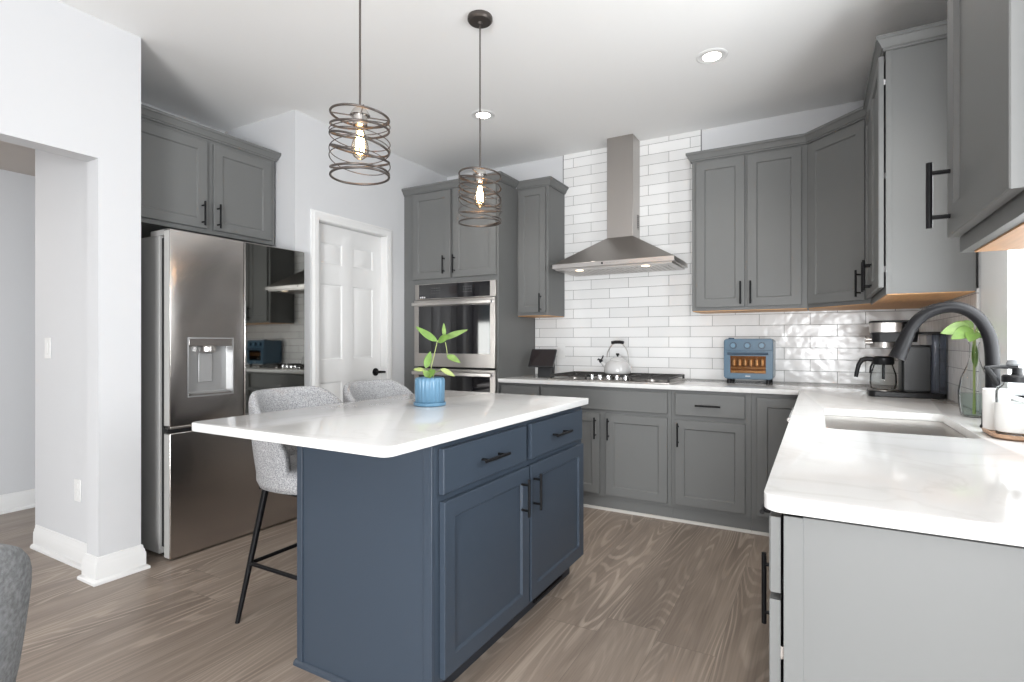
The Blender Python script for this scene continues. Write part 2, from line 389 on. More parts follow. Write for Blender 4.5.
# left wall with the wide opening to the hall
struct(plate('wall_left', [(-3.5, 0), (-0.7, 0), (-0.7, 2.115), (1.325, 2.115), (1.325, 0), (1.52, 0), (1.52, CZ), (-3.5, CZ)], [], -3.231, WL, WALL, None, YZ))
struct(MB().box(-4.01, -3.231, 1.385, 1.52, 0, CZ).build('wall_hall_side', WALL))
struct(MB().box(-4.01, -3.95, 1.52, 2.515, 0, CZ).build('wall_recess', WALL))
struct(MB().box(-4.01, -3.26, 2.515, 2.60, 0, CZ).build('wall_pantry_side', WALL))
struct(plate('wall_pantry', [(2.515, 0), (2.70, 0), (2.70, 2.095), (3.43, 2.095), (3.43, 0), (4.40, 0), (4.40, CZ), (2.515, CZ)], [], -3.26, -3.15, WALL, None, YZ))
struct(MB().box(-3.15, WR + 0.15, WB, WB + 0.12, 0, CZ).build('wall_back', WALL))
struct(plate('wall_right', [(0.93, 0), (WB, 0), (WB, CZ), (0.93, CZ)], [[(1.80, 1.02), (2.42, 1.02), (2.42, 2.30), (1.80, 2.30)]], WR, WR + 0.15, WALL, None, YZ))
struct(MB().box(WR + 0.15, 2.1, 0.93, 1.05, 0, CZ).build('wall_nook_side', WALL))
struct(plate('wall_nook', [(-3.5, 0), (0.93, 0), (0.93, CZ), (-3.5, CZ)], [[(-1.5, 0.2), (0.4, 0.2), (0.4, 2.35), (-1.5, 2.35)]], 1.98, 2.1, WALL, None, YZ))
struct(plate('wall_front', [(-3.231, 0), (1.98, 0), (1.98, CZ), (-3.231, CZ)], [[(-0.15, 0.1), (1.65, 0.1), (1.65, 2.3), (-0.15, 2.3)]], 3.38, 3.5, WALL, None, XZ))
struct(MB().box(-5.2, -4.975, -3.5, 4.4, 0, 2.41).build('wall_hall', WALL))

# tiled splash on the back and right walls
bs = plate('backsplash_back', [(-2.18, 0.9145), (WR - 0.008, 0.9145), (WR - 0.008, 1.50), (-0.771, 1.50), (-0.771, CZ), (-1.906, CZ), (-1.906, 1.50), (-2.18, 1.50)], [], -WB, -(WB - 0.008), TILEX, None, XZ)
struct(bs)
struct(plate('backsplash_right', [(2.86, 0.9145), (WB - 0.009, 0.9145), (WB - 0.009, 1.42), (2.86, 1.42)], [], WR - 0.008, WR - 0.0002, TILEY, None, YZ))
for i, x in enumerate((-1.9085, -0.7685)):
    struct(MB().box(x - .0025, x + .0025, WB - 0.010, WB, 2.0 if i else 2.0, CZ).build('trim_%d' % (i + 1), pbr('tile_edge_strip', (0.10, 0.10, 0.10), 0.4)))

# baseboards
BBP = [(0, 0), (0.030, 0), (0.030, 0.012), (0.022, 0.020), (0.016, 0.022), (0.016, 0.088), (0.012, 0.095), (0.012, 0.103), (0.007, 0.112), (0.006, 0.126), (0, 0.130)]
struct(MB().sweep(BBP, [(-3.99, 1.384), (-3.232, 1.384), (-3.232, 1.324), (WL + .001, 1.324), (WL + .001, 1.521), (-3.2, 1.521)]).build('baseboard_left', TRIM))
struct(MB().sweep(BBP, [(-4.974, 4.3), (-4.974, -3.4)][::-1]).build('baseboard_hall', TRIM))
struct(MB().sweep(BBP, [(-3.149, 2.50), (-3.149, 2.64)]).build('baseboard_pantry', TRIM))

# pantry door, casing
CP = [(0, 0), (0.014, 0.0), (0.020, 0.012), (0.020, 0.045), (0.014, 0.052), (0.012, 0.064), (0, 0.066)]
def casing(name, x, y0, y1, zt, sgn, wd=0.066, z0=0.0, sill=False):
    """door or window casing standing off a wall at x: profile across its width, swept up, over and down"""
    mb = MB(); pr = [(o, c) for o, c in CP]
    k = wd / 0.066
    pts = [(y0, z0, -1, 0), (y0, zt, -1, 1), (y1, zt, 1, 1), (y1, z0, 1, 0)]
    rings = [[(x + sgn * o, y + c * k * sy, z + c * k * sz) for o, c in pr] for (y, z, sy, sz) in pts]
    mb.loops(rings)
    return struct(mb.build(name, TRIM))
casing('trim_3', -3.15, 2.712, 3.420, 2.085, 1)
jb = MB(); jb.loops([[(-3.262, y, z), (-3.149, y, z), (-3.149, y2, z2), (-3.262, y2, z2)] for (y, z, y2, z2) in ((2.700, 0, 2.713, 0), (2.700, 2.095, 2.713, 2.083), (3.430, 2.095, 3.419, 2.083), (3.430, 0, 3.419, 0))])
struct(jb.build('trim_4', TRIM))
def six_panel(y0, y1, z0, z1, xf):
    mb = MB(); W = y1 - y0
    ys = [0, .072, .290, .388, .610, W]
    ys = [y0, 2.785, 3.000, 3.105, 3.330, y1]
    zs = [z0, 0.22, 0.90, 1.065, 1.640, 1.785, 1.950, z1]
    xb = xf - 0.035; g = lambda y, z, x: (x, y, z)
    for i in range(5):
        for j in range(7):
            a, b_, c, d = ys[i], ys[i + 1], zs[j], zs[j + 1]
            if i in (1, 3) and j in (1, 3, 5):
                rs = []
                for (ins, dx) in ((0, 0), (0.010, -0.011), (0.016, -0.011), (0.038, -0.002)):
                    rs.append([g(a + ins, c + ins, xf + dx), g(b_ - ins, c + ins, xf + dx), g(b_ - ins, d - ins, xf + dx), g(a + ins, d - ins, xf + dx)])
                mb.loops(rs, cap0=False)
            else:
                mb.add([g(a, c, xf), g(b_, c, xf), g(b_, d, xf), g(a, d, xf)], [(0, 1, 2, 3)])
    # sides and back
    o = [g(y0, z0, xf), g(y1, z0, xf), g(y1, z1, xf), g(y0, z1, xf)]; bk = [g(y0, z0, xb), g(y1, z0, xb), g(y1, z1, xb), g(y0, z1, xb)]
    mb.add(o + bk, [(0, 4, 5, 1), (1, 5, 6, 2), (2, 6, 7, 3), (3, 7, 4, 0), (7, 6, 5, 4)])
    return mb
dm = six_panel(2.715, 3.417, 0.008, 2.081, -3.205)
door = dm.build('door_1', DOORW, None, angle=25); struct(door)
bm_ = bmesh.new(); bm_.from_mesh(door.data); bmesh.ops.remove_doubles(bm_, verts=bm_.verts, dist=1e-5); bmesh.ops.recalc_face_normals(bm_, faces=bm_.faces); bm_.to_mesh(door.data); bm_.free()
hd = MB(); hd.cyl((-3.205, 3.352, 0.951), (-3.196, 3.352, 0.951), 0.032, 24); hd.cyl((-3.197, 3.352, 0.951), (-3.160, 3.352, 0.951), 0.011, 14)
hd.tube([(-3.163, 3.352, 0.951), (-3.158, 3.37, 0.951), (-3.157, 3.40, 0.950), (-3.158, 3.425, 0.949)], lambda t: .011 - .003 * t, 12)
hd.tube([(-3.163, 3.352, 0.951), (-3.158, 3.335, 0.951), (-3.157, 3.315, 0.950)], lambda t: .011 - .004 * t, 12)
hd.build('door_handle', BLACK, door)

# window over the sink
casing('trim_5', WR, 1.80, 2.42, 2.30, -1, 0.36, 0.916)
struct(MB().box(WR - 0.035, WR + 0.15, 1.78, 2.44, 0.995, 1.02).build('trim_6', TRIM, bevel=.004))
def window(name, x0, x1, y0, y1, z0, z1, mull):
    """window in a wall whose thickness runs along x"""
    fw = 0.055
    f = plate(name, [(y0, z0), (y1, z0), (y1, z1), (y0, z1)],
              [[(a, z0 + fw), (b_, z0 + fw), (b_, z1 - fw), (a, z1 - fw)] for a, b_ in mull(y0 + fw, y1 - fw)], x0, x1, TRIM, None, YZ)
    struct(f)
    for a, b_ in mull(y0 + fw, y1 - fw):
        MB().box((x0 + x1) / 2 - .003, (x0 + x1) / 2 + .003, a, b_, z0 + fw, z1 - fw).build('pane', PANE, f)
    return f
halves = lambda a, b_: [(a, (a + b_) / 2 - .025), ((a + b_) / 2 + .025, b_)]
window('window_1', 0.685, 0.720, 1.80, 2.42, 1.02, 2.30, halves)
window('window_2', 2.02, 2.06, -1.5, 0.4, 0.2, 2.35, halves)
w3 = plate('window_3', [(-0.15, 0.1), (1.65, 0.1), (1.65, 2.3), (-0.15, 2.3)], [[(-.09, .16), (.72, .16), (.72, 2.24), (-.09, 2.24)], [(.78, .16), (1.59, .16), (1.59, 2.24), (.78, 2.24)]], 3.42, 3.46, TRIM, None, XZ); struct(w3)
for a, b_ in ((-.09, .72), (.78, 1.59)): MB().box(a, b_, -3.443, -3.437, .16, 2.24).build('pane', PANE, w3)

# ------------------------------------------------------------------ cabinets
def handle_mb(kind, x, z, ln, y=-0.0, st=0.034, r=0.0058):
    mb = MB(); yb = y - st
    if kind == 'v':
        mb.cyl((x, yb, z - ln / 2), (x, yb, z + ln / 2), r, 12)
        for s_ in (-1, 1): mb.cyl((x, y, z + s_ * ln * .34), (x, yb, z + s_ * ln * .34), r * .8, 10)
    else:
        mb.cyl((x - ln / 2, yb, z), (x + ln / 2, yb, z), r, 12)
        for s_ in (-1, 1): mb.cyl((x + s_ * ln * .34, y, z), (x + s_ * ln * .34, yb, z), r * .8, 10)
    return mb
def shaker_mb(x0, x1, z0, z1, yb, t=0.020, rail=0.057, rec=0.009):
    mb = MB(); yf = yb - t
    R = lambda i, y: [(x0 + i, y, z0 + i), (x1 - i, y, z0 + i), (x1 - i, y, z1 - i), (x0 + i, y, z1 - i)]
    mb.loops([R(0, yb), R(0, yf + .002), R(.002, yf), R(rail, yf), R(rail + .0065, yf + rec)])
    return mb
def slab_mb(x0, x1, z0, z1, yb, t=0.020):
    mb = MB(); yf = yb - t
    R = lambda i, y: [(x0 + i, y, z0 + i), (x1 - i, y, z0 + i), (x1 - i, y, z1 - i), (x0 + i, y, z1 - i)]
    mb.loops([R(0, yb), R(0, yf + .003), R(.003, yf)])
    return mb
def front(parent, kind, x0, x1, z0, z1, mat, h=None, gap=0.0015, rail=0.057):
    yb = -gap
    nm = 'door' if kind == 'door' else ('drawer' if kind == 'drawer' else 'front_panel')
    mb = shaker_mb(x0, x1, z0, z1, yb, rail=rail) if kind == 'door' else slab_mb(x0, x1, z0, z1, yb)
    o = mb.build(nm, mat, parent, angle=20)
    if h: handle_mb(h[0], h[1], h[2], h[3], yb - 0.020).build('handle', BLACK, o)
    return o
CROWN = [(0, 0), (0.010, 0), (0.010, 0.010), (0.016, 0.013), (0.019, 0.022), (0.032, 0.042), (0.037, 0.044), (0.037, 0.060), (0, 0.060)]
def crown(parent, path, z, mat, d0=None, d1=None): return MB().sweep(CROWN, path, z, d0=d0, d1=d1).build('crown_moulding', mat, parent, angle=25)

# wall cabinet over the fridge (faces +X)
t = thing('wall_cabinet', 'grey two-door cabinet above the stainless refrigerator', 'cabinet', (-3.33, 1.527, 1.88), PI / 2)
MB().box(0, .96, 0, .612, 0, .60).build('carcass', CAB, t, bevel=.0015)
front(t, 'door', .030, .468, .026, .566, CAB, ('v', .434, .112, .150)); front(t, 'door', .510, .918, .026, .566, CAB, ('v', .532, .112, .150))
crown(t, [(.001, 0), (.96, 0), (.96, .60)], .592, CAB)

# tall oven housing
t = thing('oven_housing', 'tall grey cabinet holding the double oven beside the white door', 'cabinet', (-3.149, 3.65, 0))
TW = 0.964
plate('carcass', [(0, .10), (TW, .10), (TW, 2.475), (0, 2.475)], [[(.150, .36), (.935, .36), (.935, 1.675), (.150, 1.675)]], -.628, 0, CAB, t, XZ)
front(t, 'door', .112, .508, 1.733, 2.462, CAB, ('v', .452, 1.84, .150)); front(t, 'door', .536, .947, 1.733, 2.462, CAB, ('v', .556, 1.84, .150))
front(t, 'drawer', .112, .947, .13, .335, CAB, ('h', .53, .23, .16))
MB().box(0, TW, .02, .10, 0, .10).build('toe_kick', CAB, t)
crown(t, [(0.001, 0), (TW, 0), (TW, .2615)], 2.472, CAB)

# double wall oven
ov = thing('double_oven', 'stainless double wall oven with black glass set in the tall cabinet', 'oven', (-3.013, 3.65, .345))
OW = 0.813
MB().box(.025, OW - .025, .005, .56, .02, 1.325).build('oven_body', DARK, ov)
def oven_part(mb, nm, m, par=None, **k): return mb.build(nm, m, par or ov, **k)
oven_part(MB().box(0, OW, -.018, .004, 1.215, 1.345), 'control_panel', STEEL, bevel=.002)
cp = ov.children[-1]
MB().box(.045, OW - .055, -.021, -.0175, 1.222, 1.340).build('control_glass', BLKGLASS, cp)
MB().box(.36, .44, -.0216, -.0208, 1.255, 1.315).build('display', SCREEN, cp)
KEY = pbr('legend_grey', (.12, .12, .125), .4)
for gx in (.18, .205, .23, .255, .50, .525, .55, .575):
    for gz in (1.262, 1.283, 1.304): MB().box(gx, gx + .010, -.0215, -.0208, gz, gz + .006).build('key_legend', KEY, cp)
for k in range(3): MB().box(.056 + k * .021, .071 + k * .021, -.0216, -.0208, 1.226, 1.239 + .003 * (k % 2)).build('brand_mark', pbr('pale_brand_mark', (.6, .6, .62), .4), cp)  # small blocks standing in for the pale brand lettering
def oven_door(z0, z1):
    d = MB()
    d.loops([[(0, y, z0), (OW, y, z0), (OW, y, z1), (0, y, z1)] for y in (-.001, -.030)])
    o = d.build('oven_door', STEEL, ov, bevel=.003)
    MB().box(.052, OW - .048, -.0325, -.0298, z0 + .112, z1 - .055).build('window_glass', BLKGLASS, o)
    hb = MB(); hb.box(.012, OW - .012, -.082, -.066, z1 - .052, z1 - .022)
    hb.build('oven_handle', STEELH, o, bevel=.005, seg=3)
    for ex in (.030, OW - .030): MB().box(ex - .014, ex + .014, -.068, -.029, z1 - .048, z1 - .026).build('handle_bracket', CHROME, o, bevel=.003)
    return o
oven_door(.648, 1.210); oven_door(.005, .632)

# narrow wall cabinet beside the oven housing
t = thing('wall_cabinet', 'narrow grey single-door wall cabinet left of the range hood', 'cabinet', (-2.184, 3.95, 1.418))
MB().box(0, .288, 0, .3225, 0, 1.06).build('carcass', CAB, t, bevel=.0015)
front(t, 'door', .022, .268, .024, 1.036, CAB, ('v', .230, .10, .150), rail=.05)
crown(t, [(.001, 0), (.288, 0), (.288, .322)], 1.052, CAB)
MB().box(.004, .284, .005, .318, -.004, 0).build('underside', WOODU, t)

# two-door wall cabinet
A = (-0.055, 3.95); B = (0.260, 3.635)
t = thing('wall_cabinet', 'grey two-door wall cabinet over the blue toaster oven', 'cabinet', (-.772, 3.95, 1.418))
MB().box(0, .717, 0, .3225, 0, 1.06).build('carcass', CAB, t, bevel=.0015)
front(t, 'door', .030, .345, .022, 1.036, CAB, ('v', .322, .114, .152)); front(t, 'door', .361, .682, .022, 1.036, CAB, ('v', .384, .114, .152))
crown(t, [(0, .322), (0, 0), (.717, 0)], 1.052, CAB, d1=(1, -1))
MB().box(.004, .713, .005, .318, -.004, 0).build('underside', WOODU, t)

# diagonal corner wall cabinet (rotated -45 degrees)
q = math.sqrt(.5); DW = (B[0] - A[0]) / q
t = thing('corner_wall_cabinet', 'grey diagonal corner wall cabinet with one tall door', 'cabinet', (A[0], A[1], 1.418), -PI / 4)
loc = lambda X, Y: ((X - A[0]) * q - (Y - A[1]) * q, (X - A[0]) * q + (Y - A[1]) * q)
pent = [(0, 0), (DW, 0), loc(WR - .009, B[1]), loc(WR - .009, WB - .009), loc(A[0], WB - .009)]
MB().prism(pent, 0, 1.06).build('carcass', CAB, t, bevel=.001)
front(t, 'door', .022, DW - .022, .022, 1.036, CAB, ('v', DW - .046, .114, .152))
crown(t, [(0, 0), (DW, 0)], 1.052, CAB, d0=(q, q), d1=(q, -q))
pin = [(.005, .005), (DW - .005, .005), loc(WR - .012, B[1] + .004), loc(WR - .012, WB - .012), loc(A[0] + .004, WB - .012)]
MB().prism(pin, -.004, 0).build('underside', WOODU, t)

# right wall cabinet (faces -X)
t = thing('wall_cabinet', 'grey wall cabinet with gapped doors beside the window, above the coffee maker', 'cabinet', (B[0], B[1], 1.410), -PI / 2)
RW = B[1] - 2.86
MB().box(0, RW, 0, WR - B[0] - .009, 0, 1.068).build('carcass', CAB, t, bevel=.0015)
MB().box(RW - .018, RW + .003, -.0005, .022, 0.0, 1.068).build('face_frame', CAB, t, bevel=.001)
front(t, 'door', .020, .385, .030, 1.044, CAB, ('v', .352, .122, .152), gap=.007); front(t, 'door', .395, RW - .004, .030, 1.044, CAB, ('v', .430, .122, .152), gap=.007)
for z in (.11, .52, .93): MB().box(RW - .018, RW - .006, -.008, 0, z - .012, z + .012).build('hinge', CHROME, t)
crown(t, [(0, 0), (RW, 0), (RW, WR - B[0] - .01)], 1.060, CAB, d0=(q, q))
MB().box(.004, RW - .004, .005, WR - B[0] - .012, -.004, 0).build('underside', WOODU, t)

# near wall cabinet on the other side of the window
t = thing('wall_cabinet', 'grey wall cabinet cut off by the right edge, bare wood underside', 'cabinet', (.257, 1.435, 1.385), -PI / 2)
plate('carcass', [(0, 0), (.445, 0), (.445, 1.09), (0, 1.09)], [], -(WR - .257 - .001), 0, CAB, t, XZ)
front(t, 'door', .016, .432, .030, 1.066, CAB, ('v', .045, .116, .134), gap=.003)
crown(t, [(0, WR - .259), (0, 0), (.445, 0), (.445, WR - .259)], 1.082, CAB)
MB().box(.020, .440, .020, WR - .262, -.003, 0).build('underside', WOODU, t)

# base cabinets on the back wall
def base(label, x0, x1, name='base_cabinet'):
    t = thing(name, label, 'cabinet', (x0, 3.67, 0))
    MB().box(0, x1 - x0, 0, .60, .10, .8835).build('carcass', CAB, t, bevel=.001)
    MB().box(0, x1 - x0, .022, .05, 0, .10).build('toe_kick', CAB, t)
    MB().sweep([(0, 0), (.012, 0), (.012, .006), (.006, .016), (0, .018)], [(0, .022), (x1 - x0, .022)]).build('shoe_moulding', SHOE, t)
    return t
t = base('narrow grey base cabinet next to the tall oven cabinet', -2.184, -1.823)
front(t, 'drawer', .020, .353, .717, .862, CAB, ('h', .186, .79, .15)); front(t, 'door', .020, .345, .122, .690, CAB, ('v', .31, .59, .15))
t = base('grey base cabinet under the cooktop with a wide blank front', -1.822, -.851)
front(t, 'panel', .008, .947, .719, .862, CAB)
front(t, 'door', .008, .472, .122, .692, CAB, ('v', .444, .589, .152)); front(t, 'door', .518, .947, .122, .692, CAB, ('v', .541, .589, .152))
t = base('grey one-drawer one-door base cabinet below the toaster oven', -.850, -.361)
front(t, 'drawer', .027, .456, .717, .862, CAB, ('h', .238, .788, .155)); front(t, 'door', .027, .456, .125, .686, CAB, ('v', .049, .590, .155))
t = base('grey corner base cabinet with one tall door beside the sink run', -.360, -.056, 'corner_base_cabinet')
front(t, 'door', .033, .290, .125, .857, CAB)

# base run on the right wall (faces -X)
FX = -0.055
def rbase(name, label, cat, y_far, y_near, openbox=False):
    t = thing(name, label, cat, (FX, y_far, 0), -PI / 2); W = y_far - y_near; D = WR - FX - .002
    if openbox:
        mb = MB(); R = lambda x0, x1, y0, y1, z: [(x0, y0, z), (x1, y0, z), (x1, y1, z), (x0, y1, z)]
        mb.loops([R(0, W, 0, D, .10), R(0, W, 0, D, .8835), R(.018, W - .018, .018, D - .018, .8835), R(.018, W - .018, .018, D - .018, .12)])
        mb.build('carcass', CAB, t)
    else: MB().box(0, W, 0, D, .10, .8835).build('carcass', CAB, t, bevel=.001)
    MB().box(0, W, .06, .08, 0, .10).build('toe_kick', CAB, t)
    return t
t = rbase('base_cabinet', 'end base cabinet with broad pale grey side panel at the near worktop end', 'cabinet', 1.560, 1.158)
front(t, 'drawer', .012, .400, .716, .862, CAB, ('h', .085, .792, .10), gap=.007); front(t, 'door', .012, .400, .122, .702, CAB, ('v', .080, .588, .175), gap=.007)
for z in (.20, .60): MB().box(.385, .396, -.007, 0, z - .012, z + .012).build('hinge', STEEL, t)
# end panel with corner stile
ep = MB(); ep.box(.402, .414, .001, WR - FX - .003, .0, .8715); ep.build('end_panel', CAB, t)
MB().box(.402, .418, -.001, .032, 0, .8715).build('corner_stile', CAB, t, bevel=.001)
t = rbase('sink_base_cabinet', 'grey base cabinet under the sink, mostly hidden by the worktop edge', 'cabinet', 2.800, 1.561, True)
front(t, 'panel', .02, 1.22, .717, .862, CAB); front(t, 'door', .02, .612, .122, .692, CAB, ('v', .58, .59, .15)); front(t, 'door', .628, 1.22, .122, .692, CAB, ('v', .66, .59, .15))
dw = thing('dishwasher', 'dishwasher with bright bar handle peeking past the worktop edge', 'dishwasher', (FX, 3.410, 0), -PI / 2)
MB().box(.004, .604, 0, .57, .10, .880).build('tub', DARK, dw)
MB().box(.006, .602, -.022, 0, .12, .876).build('door', STEEL, dw, bevel=.003)
hb = MB(); hb.cyl((.04, -.060, .835), (.57, -.060, .835), .010, 14)
for x in (.06, .55): hb.cyl((x, -.022, .835), (x, -.060, .835), .008, 12)
hb.build('handle', CHROME, dw)
MB().box(.01, .6, .05, .07, 0, .10).build('toe_kick', DARK, dw)

# quartz worktop in an L with a cut-out for the sink
SX0, SX1, SY0, SY1 = 0.024, 0.428, 2.070, 2.700
out = [(-.090 + .034, 1.112)] + [(WR - .001, 1.112), (WR - .001, WB - .001), (-2.183, WB - .001), (-2.183, 3.635), (-.090, 3.635)]
arc = [(-.090 + .034 + .034 * math.cos(a), 1.112 + .034 + .034 * math.sin(a)) for a in [PI + PI / 2 * i / 7 for i in range(8)]]
wt = plate('worktop', out[1:] + arc, [rrect(SX0, SX1, SY0, SY1, .035)[::-1]], .884, .914, QUARTZ, None, None, .002)
tag(wt, 'L-shaped white quartz worktop running along the back and right walls', 'worktop')

# undermount sink
sk = MB(); zs = [(.0, .8838), (.0, .75), (.018, .715), (.05, .705)]
rings = [ring3(SX0 - .028, SX1 + .028, SY0 - .028, SY1 + .028, .05, .8835), ring3(SX0 - .006, SX1 + .006, SY0 - .006, SY1 + .006, .04, .8835)]
rings += [ring3(SX0 - .006 + i, SX1 + .006 - i, SY0 - .006 + i, SY1 + .006 - i, .045, z) for i, z in ((.001, .875), (.004, .74), (.02, .712), (.06, .706))]
rings2 = rings + [ring3(SX0 + .056, SX1 - .056, SY0 + .056, SY1 - .056, .045, .703), ring3(SX0 - .012, SX1 + .012, SY0 - .012, SY1 + .012, .05, .705), ring3(SX0 - .012, SX1 + .012, SY0 - .012, SY1 + .012, .05, .879), ring3(SX0 - .028, SX1 + .028, SY0 - .028, SY1 + .028, .05, .8805)]
sk.loops(rings2[:6])
so = sk.build('sink', SINKST, None, angle=50)
tag(so, 'stainless undermount sink sunk in the white worktop', 'sink')
MB().lathe([(.045, 0), (.045, .002), (.03, .003), (.02, .001)], 24, ((SX0 + SX1) / 2, (SY0 + SY1) / 2, .7062)).build('drain', CHROME, so)

# ------------------------------------------------------------------ island
IX, IY, IW = -1.055, 1.365, 1.222
t = thing('kitchen_island', 'slate blue island cabinet with two drawers and two doors', 'kitchen island', (IX, IY, 0), PI / 2)
mb = MB(); mb.box(0, IW, 0, .622, .10, .8835); mb.build('carcass', BLUE, t, bevel=.001)
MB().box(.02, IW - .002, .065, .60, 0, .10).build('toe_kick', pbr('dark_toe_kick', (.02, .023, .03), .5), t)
front(t, 'drawer', .022, .584, .713, .859, BLUE, ('h', .303, .785, .165)); front(t, 'drawer', .624, 1.184, .713, .859, BLUE, ('h', .892, .785, .165))
front(t, 'door', .027, .607, .122, .688, BLUE, ('v', .541, .577, .150)); front(t, 'door', .624, 1.200, .122, .688, BLUE, ('v', .647, .577, .150))
ep = MB(); ep.box(-.006, .0, .0, .622, 0, .8835); ep.build('end_panel', BLUE, t)
MB().box(-.013, -.0055, .600, .628, 0, .8835).build('corner_stile', BLUE, t, bevel=.0015)
MB().box(-.013, -.0055, -.001, .032, 0, .8835).build('corner_stile', BLUE, t, bevel=.0015)
MB().sweep([(0, 0), (.014, 0), (.014, .010), (.007, .018), (0, .020)], [(-.006, .628 + .012), (-.006, 0.0)][::1], m=None).build('shoe_moulding', BLUE, t)
vg = MB(); vg.box(.80, 1.10, .052, .064, .022, .085)
vo = vg.build('vent_grille', BLACK, t, bevel=.002)
vs = MB()
for k in range(3): vs.box(.81, 1.09, .046, .053, .032 + k * .017, .040 + k * .017)
vs.build('vent_slat', BLACK, vo)
it = plate('island_worktop', rrect(-1.953, -1.014, 1.105, 2.598, (.035, .02, .03, .035), 8), [], .884, .914, QUARTZ, None, None, .003)
tag(it, 'white quartz slab with seating overhang on top of the blue island', 'worktop')

# ------------------------------------------------------------------ refrigerator
FY0, FY1, FXF = 1.642, 2.536, -3.07
fr = thing('refrigerator', 'dark stainless french-door refrigerator with water dispenser and mirrored glass panel', 'refrigerator', (FXF, FY0, 0), PI / 2)
FW = FY1 - FY0 - 0.028
FW = 0.886
MB().box(.006, FW - .020, .118, .80, .020, 1.795).build('cabinet', FRIDGESIDE, fr, bevel=.004)
MB().box(.02, FW - .02, .060, .118, .06, 1.78).build('door_gasket', DARK, fr)
ft = MB()
for x in (.06, FW - .06):
    for y in (.14, .72): ft.cyl((x, y, 0), (x, y, .036), .02, 14)
ft.build('foot', BLACKP, fr)
MB().box(.03, FW - .03, .125, .14, .012, .05).build('kick_grille', DARK, fr)
MB().box(.002, .05, .03, .20, 1.790, 1.822).build('hinge_cover', FRIDGESIDE, fr, bevel=.004)
DX0, DX1, DZ0, DZ1 = 1.739 - FY0, 2.007 - FY0, .893, 1.222
seam = 2.081 - FY0
dl = plate('door', [(0, .735), (seam - .003, .735), (seam - .003, 1.818), (0, 1.818)], [[(DX0, DZ0), (DX1, DZ0), (DX1, DZ1), (DX0, DZ1)]], -.058, 0, FRIDGE, fr, XZ, .004)
# dispenser niche
dn = MB(); rb = lambda i, y, k=0: [(DX0 + i, y, DZ0 + i + k), (DX1 - i, y, DZ0 + i + k), (DX1 - i, y, DZ1 - i), (DX0 + i, y, DZ1 - i)]
dn.loops([rb(-.004, -.003), rb(.003, -.004), rb(.004, .004), rb(.012, .050, .01)], cap0=False)
dno = dn.build('water_dispenser', pbr('dispenser_grey', (.42, .42, .42), .3, metal=.6), dl, angle=20)
MB().box(DX0 + .006, DX1 - .006, -.002, .03, DZ1 - .045, DZ1 - .003).build('dispenser_panel', FRIDGE, dno, bevel=.002)
MB().lathe([(.036, 0), (.044, .006), (.044, .032), (.036, .040)], 28, ((DX0 + DX1) / 2 - .01, .018, DZ1 - .082)).build('dispenser_spout', STEELH, dno)
MB().box((DX0 + DX1) / 2 - .052, (DX0 + DX1) / 2 + .03, .038, .046, DZ0 + .075, DZ1 - .085).build('dispenser_paddle', pbr('paddle_grey', (.34, .34, .34), .35, metal=.3), dno, bevel=.004)
MB().box(DX0 + .012, DX1 - .012, -.001, .046, DZ0 + .004, DZ0 + .012).build('drip_tray', STEEL, dno)
dr = MB().box(seam + .003, FW, 0, .058, .735, 1.818).build('door', FRIDGE, fr, bevel=.004)
MB().box(seam + .005, FW - .002, -.003, .001, .760, 1.814).build('glass_panel', MIRROR, dr, bevel=.001)
lp = MB()
for x0, x1 in ((.002, seam - .004), (seam + .004, FW - .002)): lp.prism([(x0, 0), (x1, 0), (x1, .05), (x0, .05)], .722, .735)
lp.build('pocket_handle', STEELH, fr, bevel=.004)
fz = MB(); fz.box(0, FW, 0, .058, .012, .700)
fo = fz.build('freezer_drawer', FRIDGE, fr, bevel=.005, seg=3)
MB().box(-.0012, .0002, .006, .054, .018, .694).build('drawer_edge', DOOREDGE, fo)
MB().box(-.0012, .0002, .006, .054, .741, 1.812).build('door_edge', DOOREDGE, dl)
# ------------------------------------------------------------------ range hood
hd = thing('range_hood', 'stainless chimney range hood on the tiled wall above the cooktop', 'range hood', (-1.333, WB - .0085, 1.755))
HW = .467; HD = -.452
R4 = lambda x0, x1, y0, y1, z: [(x0, y0, z), (x1, y0, z), (x1, y1, z), (x0, y1, z)]
bd = MB(); bd.loops([R4(-HW, HW, HD, 0, .012), R4(-HW, HW, HD, 0, .048)]); bd.build('fascia', STEELH, hd, bevel=.002)
cn = MB(); cn.loops([R4(-HW + .002, HW - .002, HD + .002, 0, .048), R4(-.117, .093, -.185, 0, .265)]); cn.build('canopy', STEEL, hd)
ch = MB(); ch.box(-.117, .093, -.185, 0, .262, CZ - 1.755 - .001); cho = ch.build('chimney', STEEL, hd, bevel=.002)
gv = MB(); gv.box(.093, .0945, -.070, -.020, .34, .45); gvo = gv.build('vent_grille', DARK, cho)
gs = MB()
for k in range(7): gs.box(.0945, .0955, -.070, -.020, .342 + k * .0155, .349 + k * .0155)
gs.build('vent_slat', STEELH, gvo)
un = MB(); un.box(-HW + .02, HW - .02, HD + .02, -.02, 0.0, .012); uno = un.build('filter_panel', STEELH, hd)
fs = MB()
for k in range(22): fs.box(-.40 + k * .037, -.385 + k * .037, HD + .12, -.06, -.003, 0)
fs.build('filter_slat', STEEL, uno)
for x in (-.27, .245): MB().lathe([(.030, 0), (.030, -.004), (.022, -.005)], 20, (x, HD + .075, 0)).build('hood_lamp', HLAMP, uno)
bt = MB(); bt.cyl((-.06, HD - .004, .032), (-.06, HD, .032), .008, 12)
bt.build('control_button', BLACK, hd)
b2 = MB()
for k in range(4): b2.box(-.035 + k * .028, -.015 + k * .028, HD - .0015, HD, .029, .034)
b2.build('control_button', STEEL, hd)

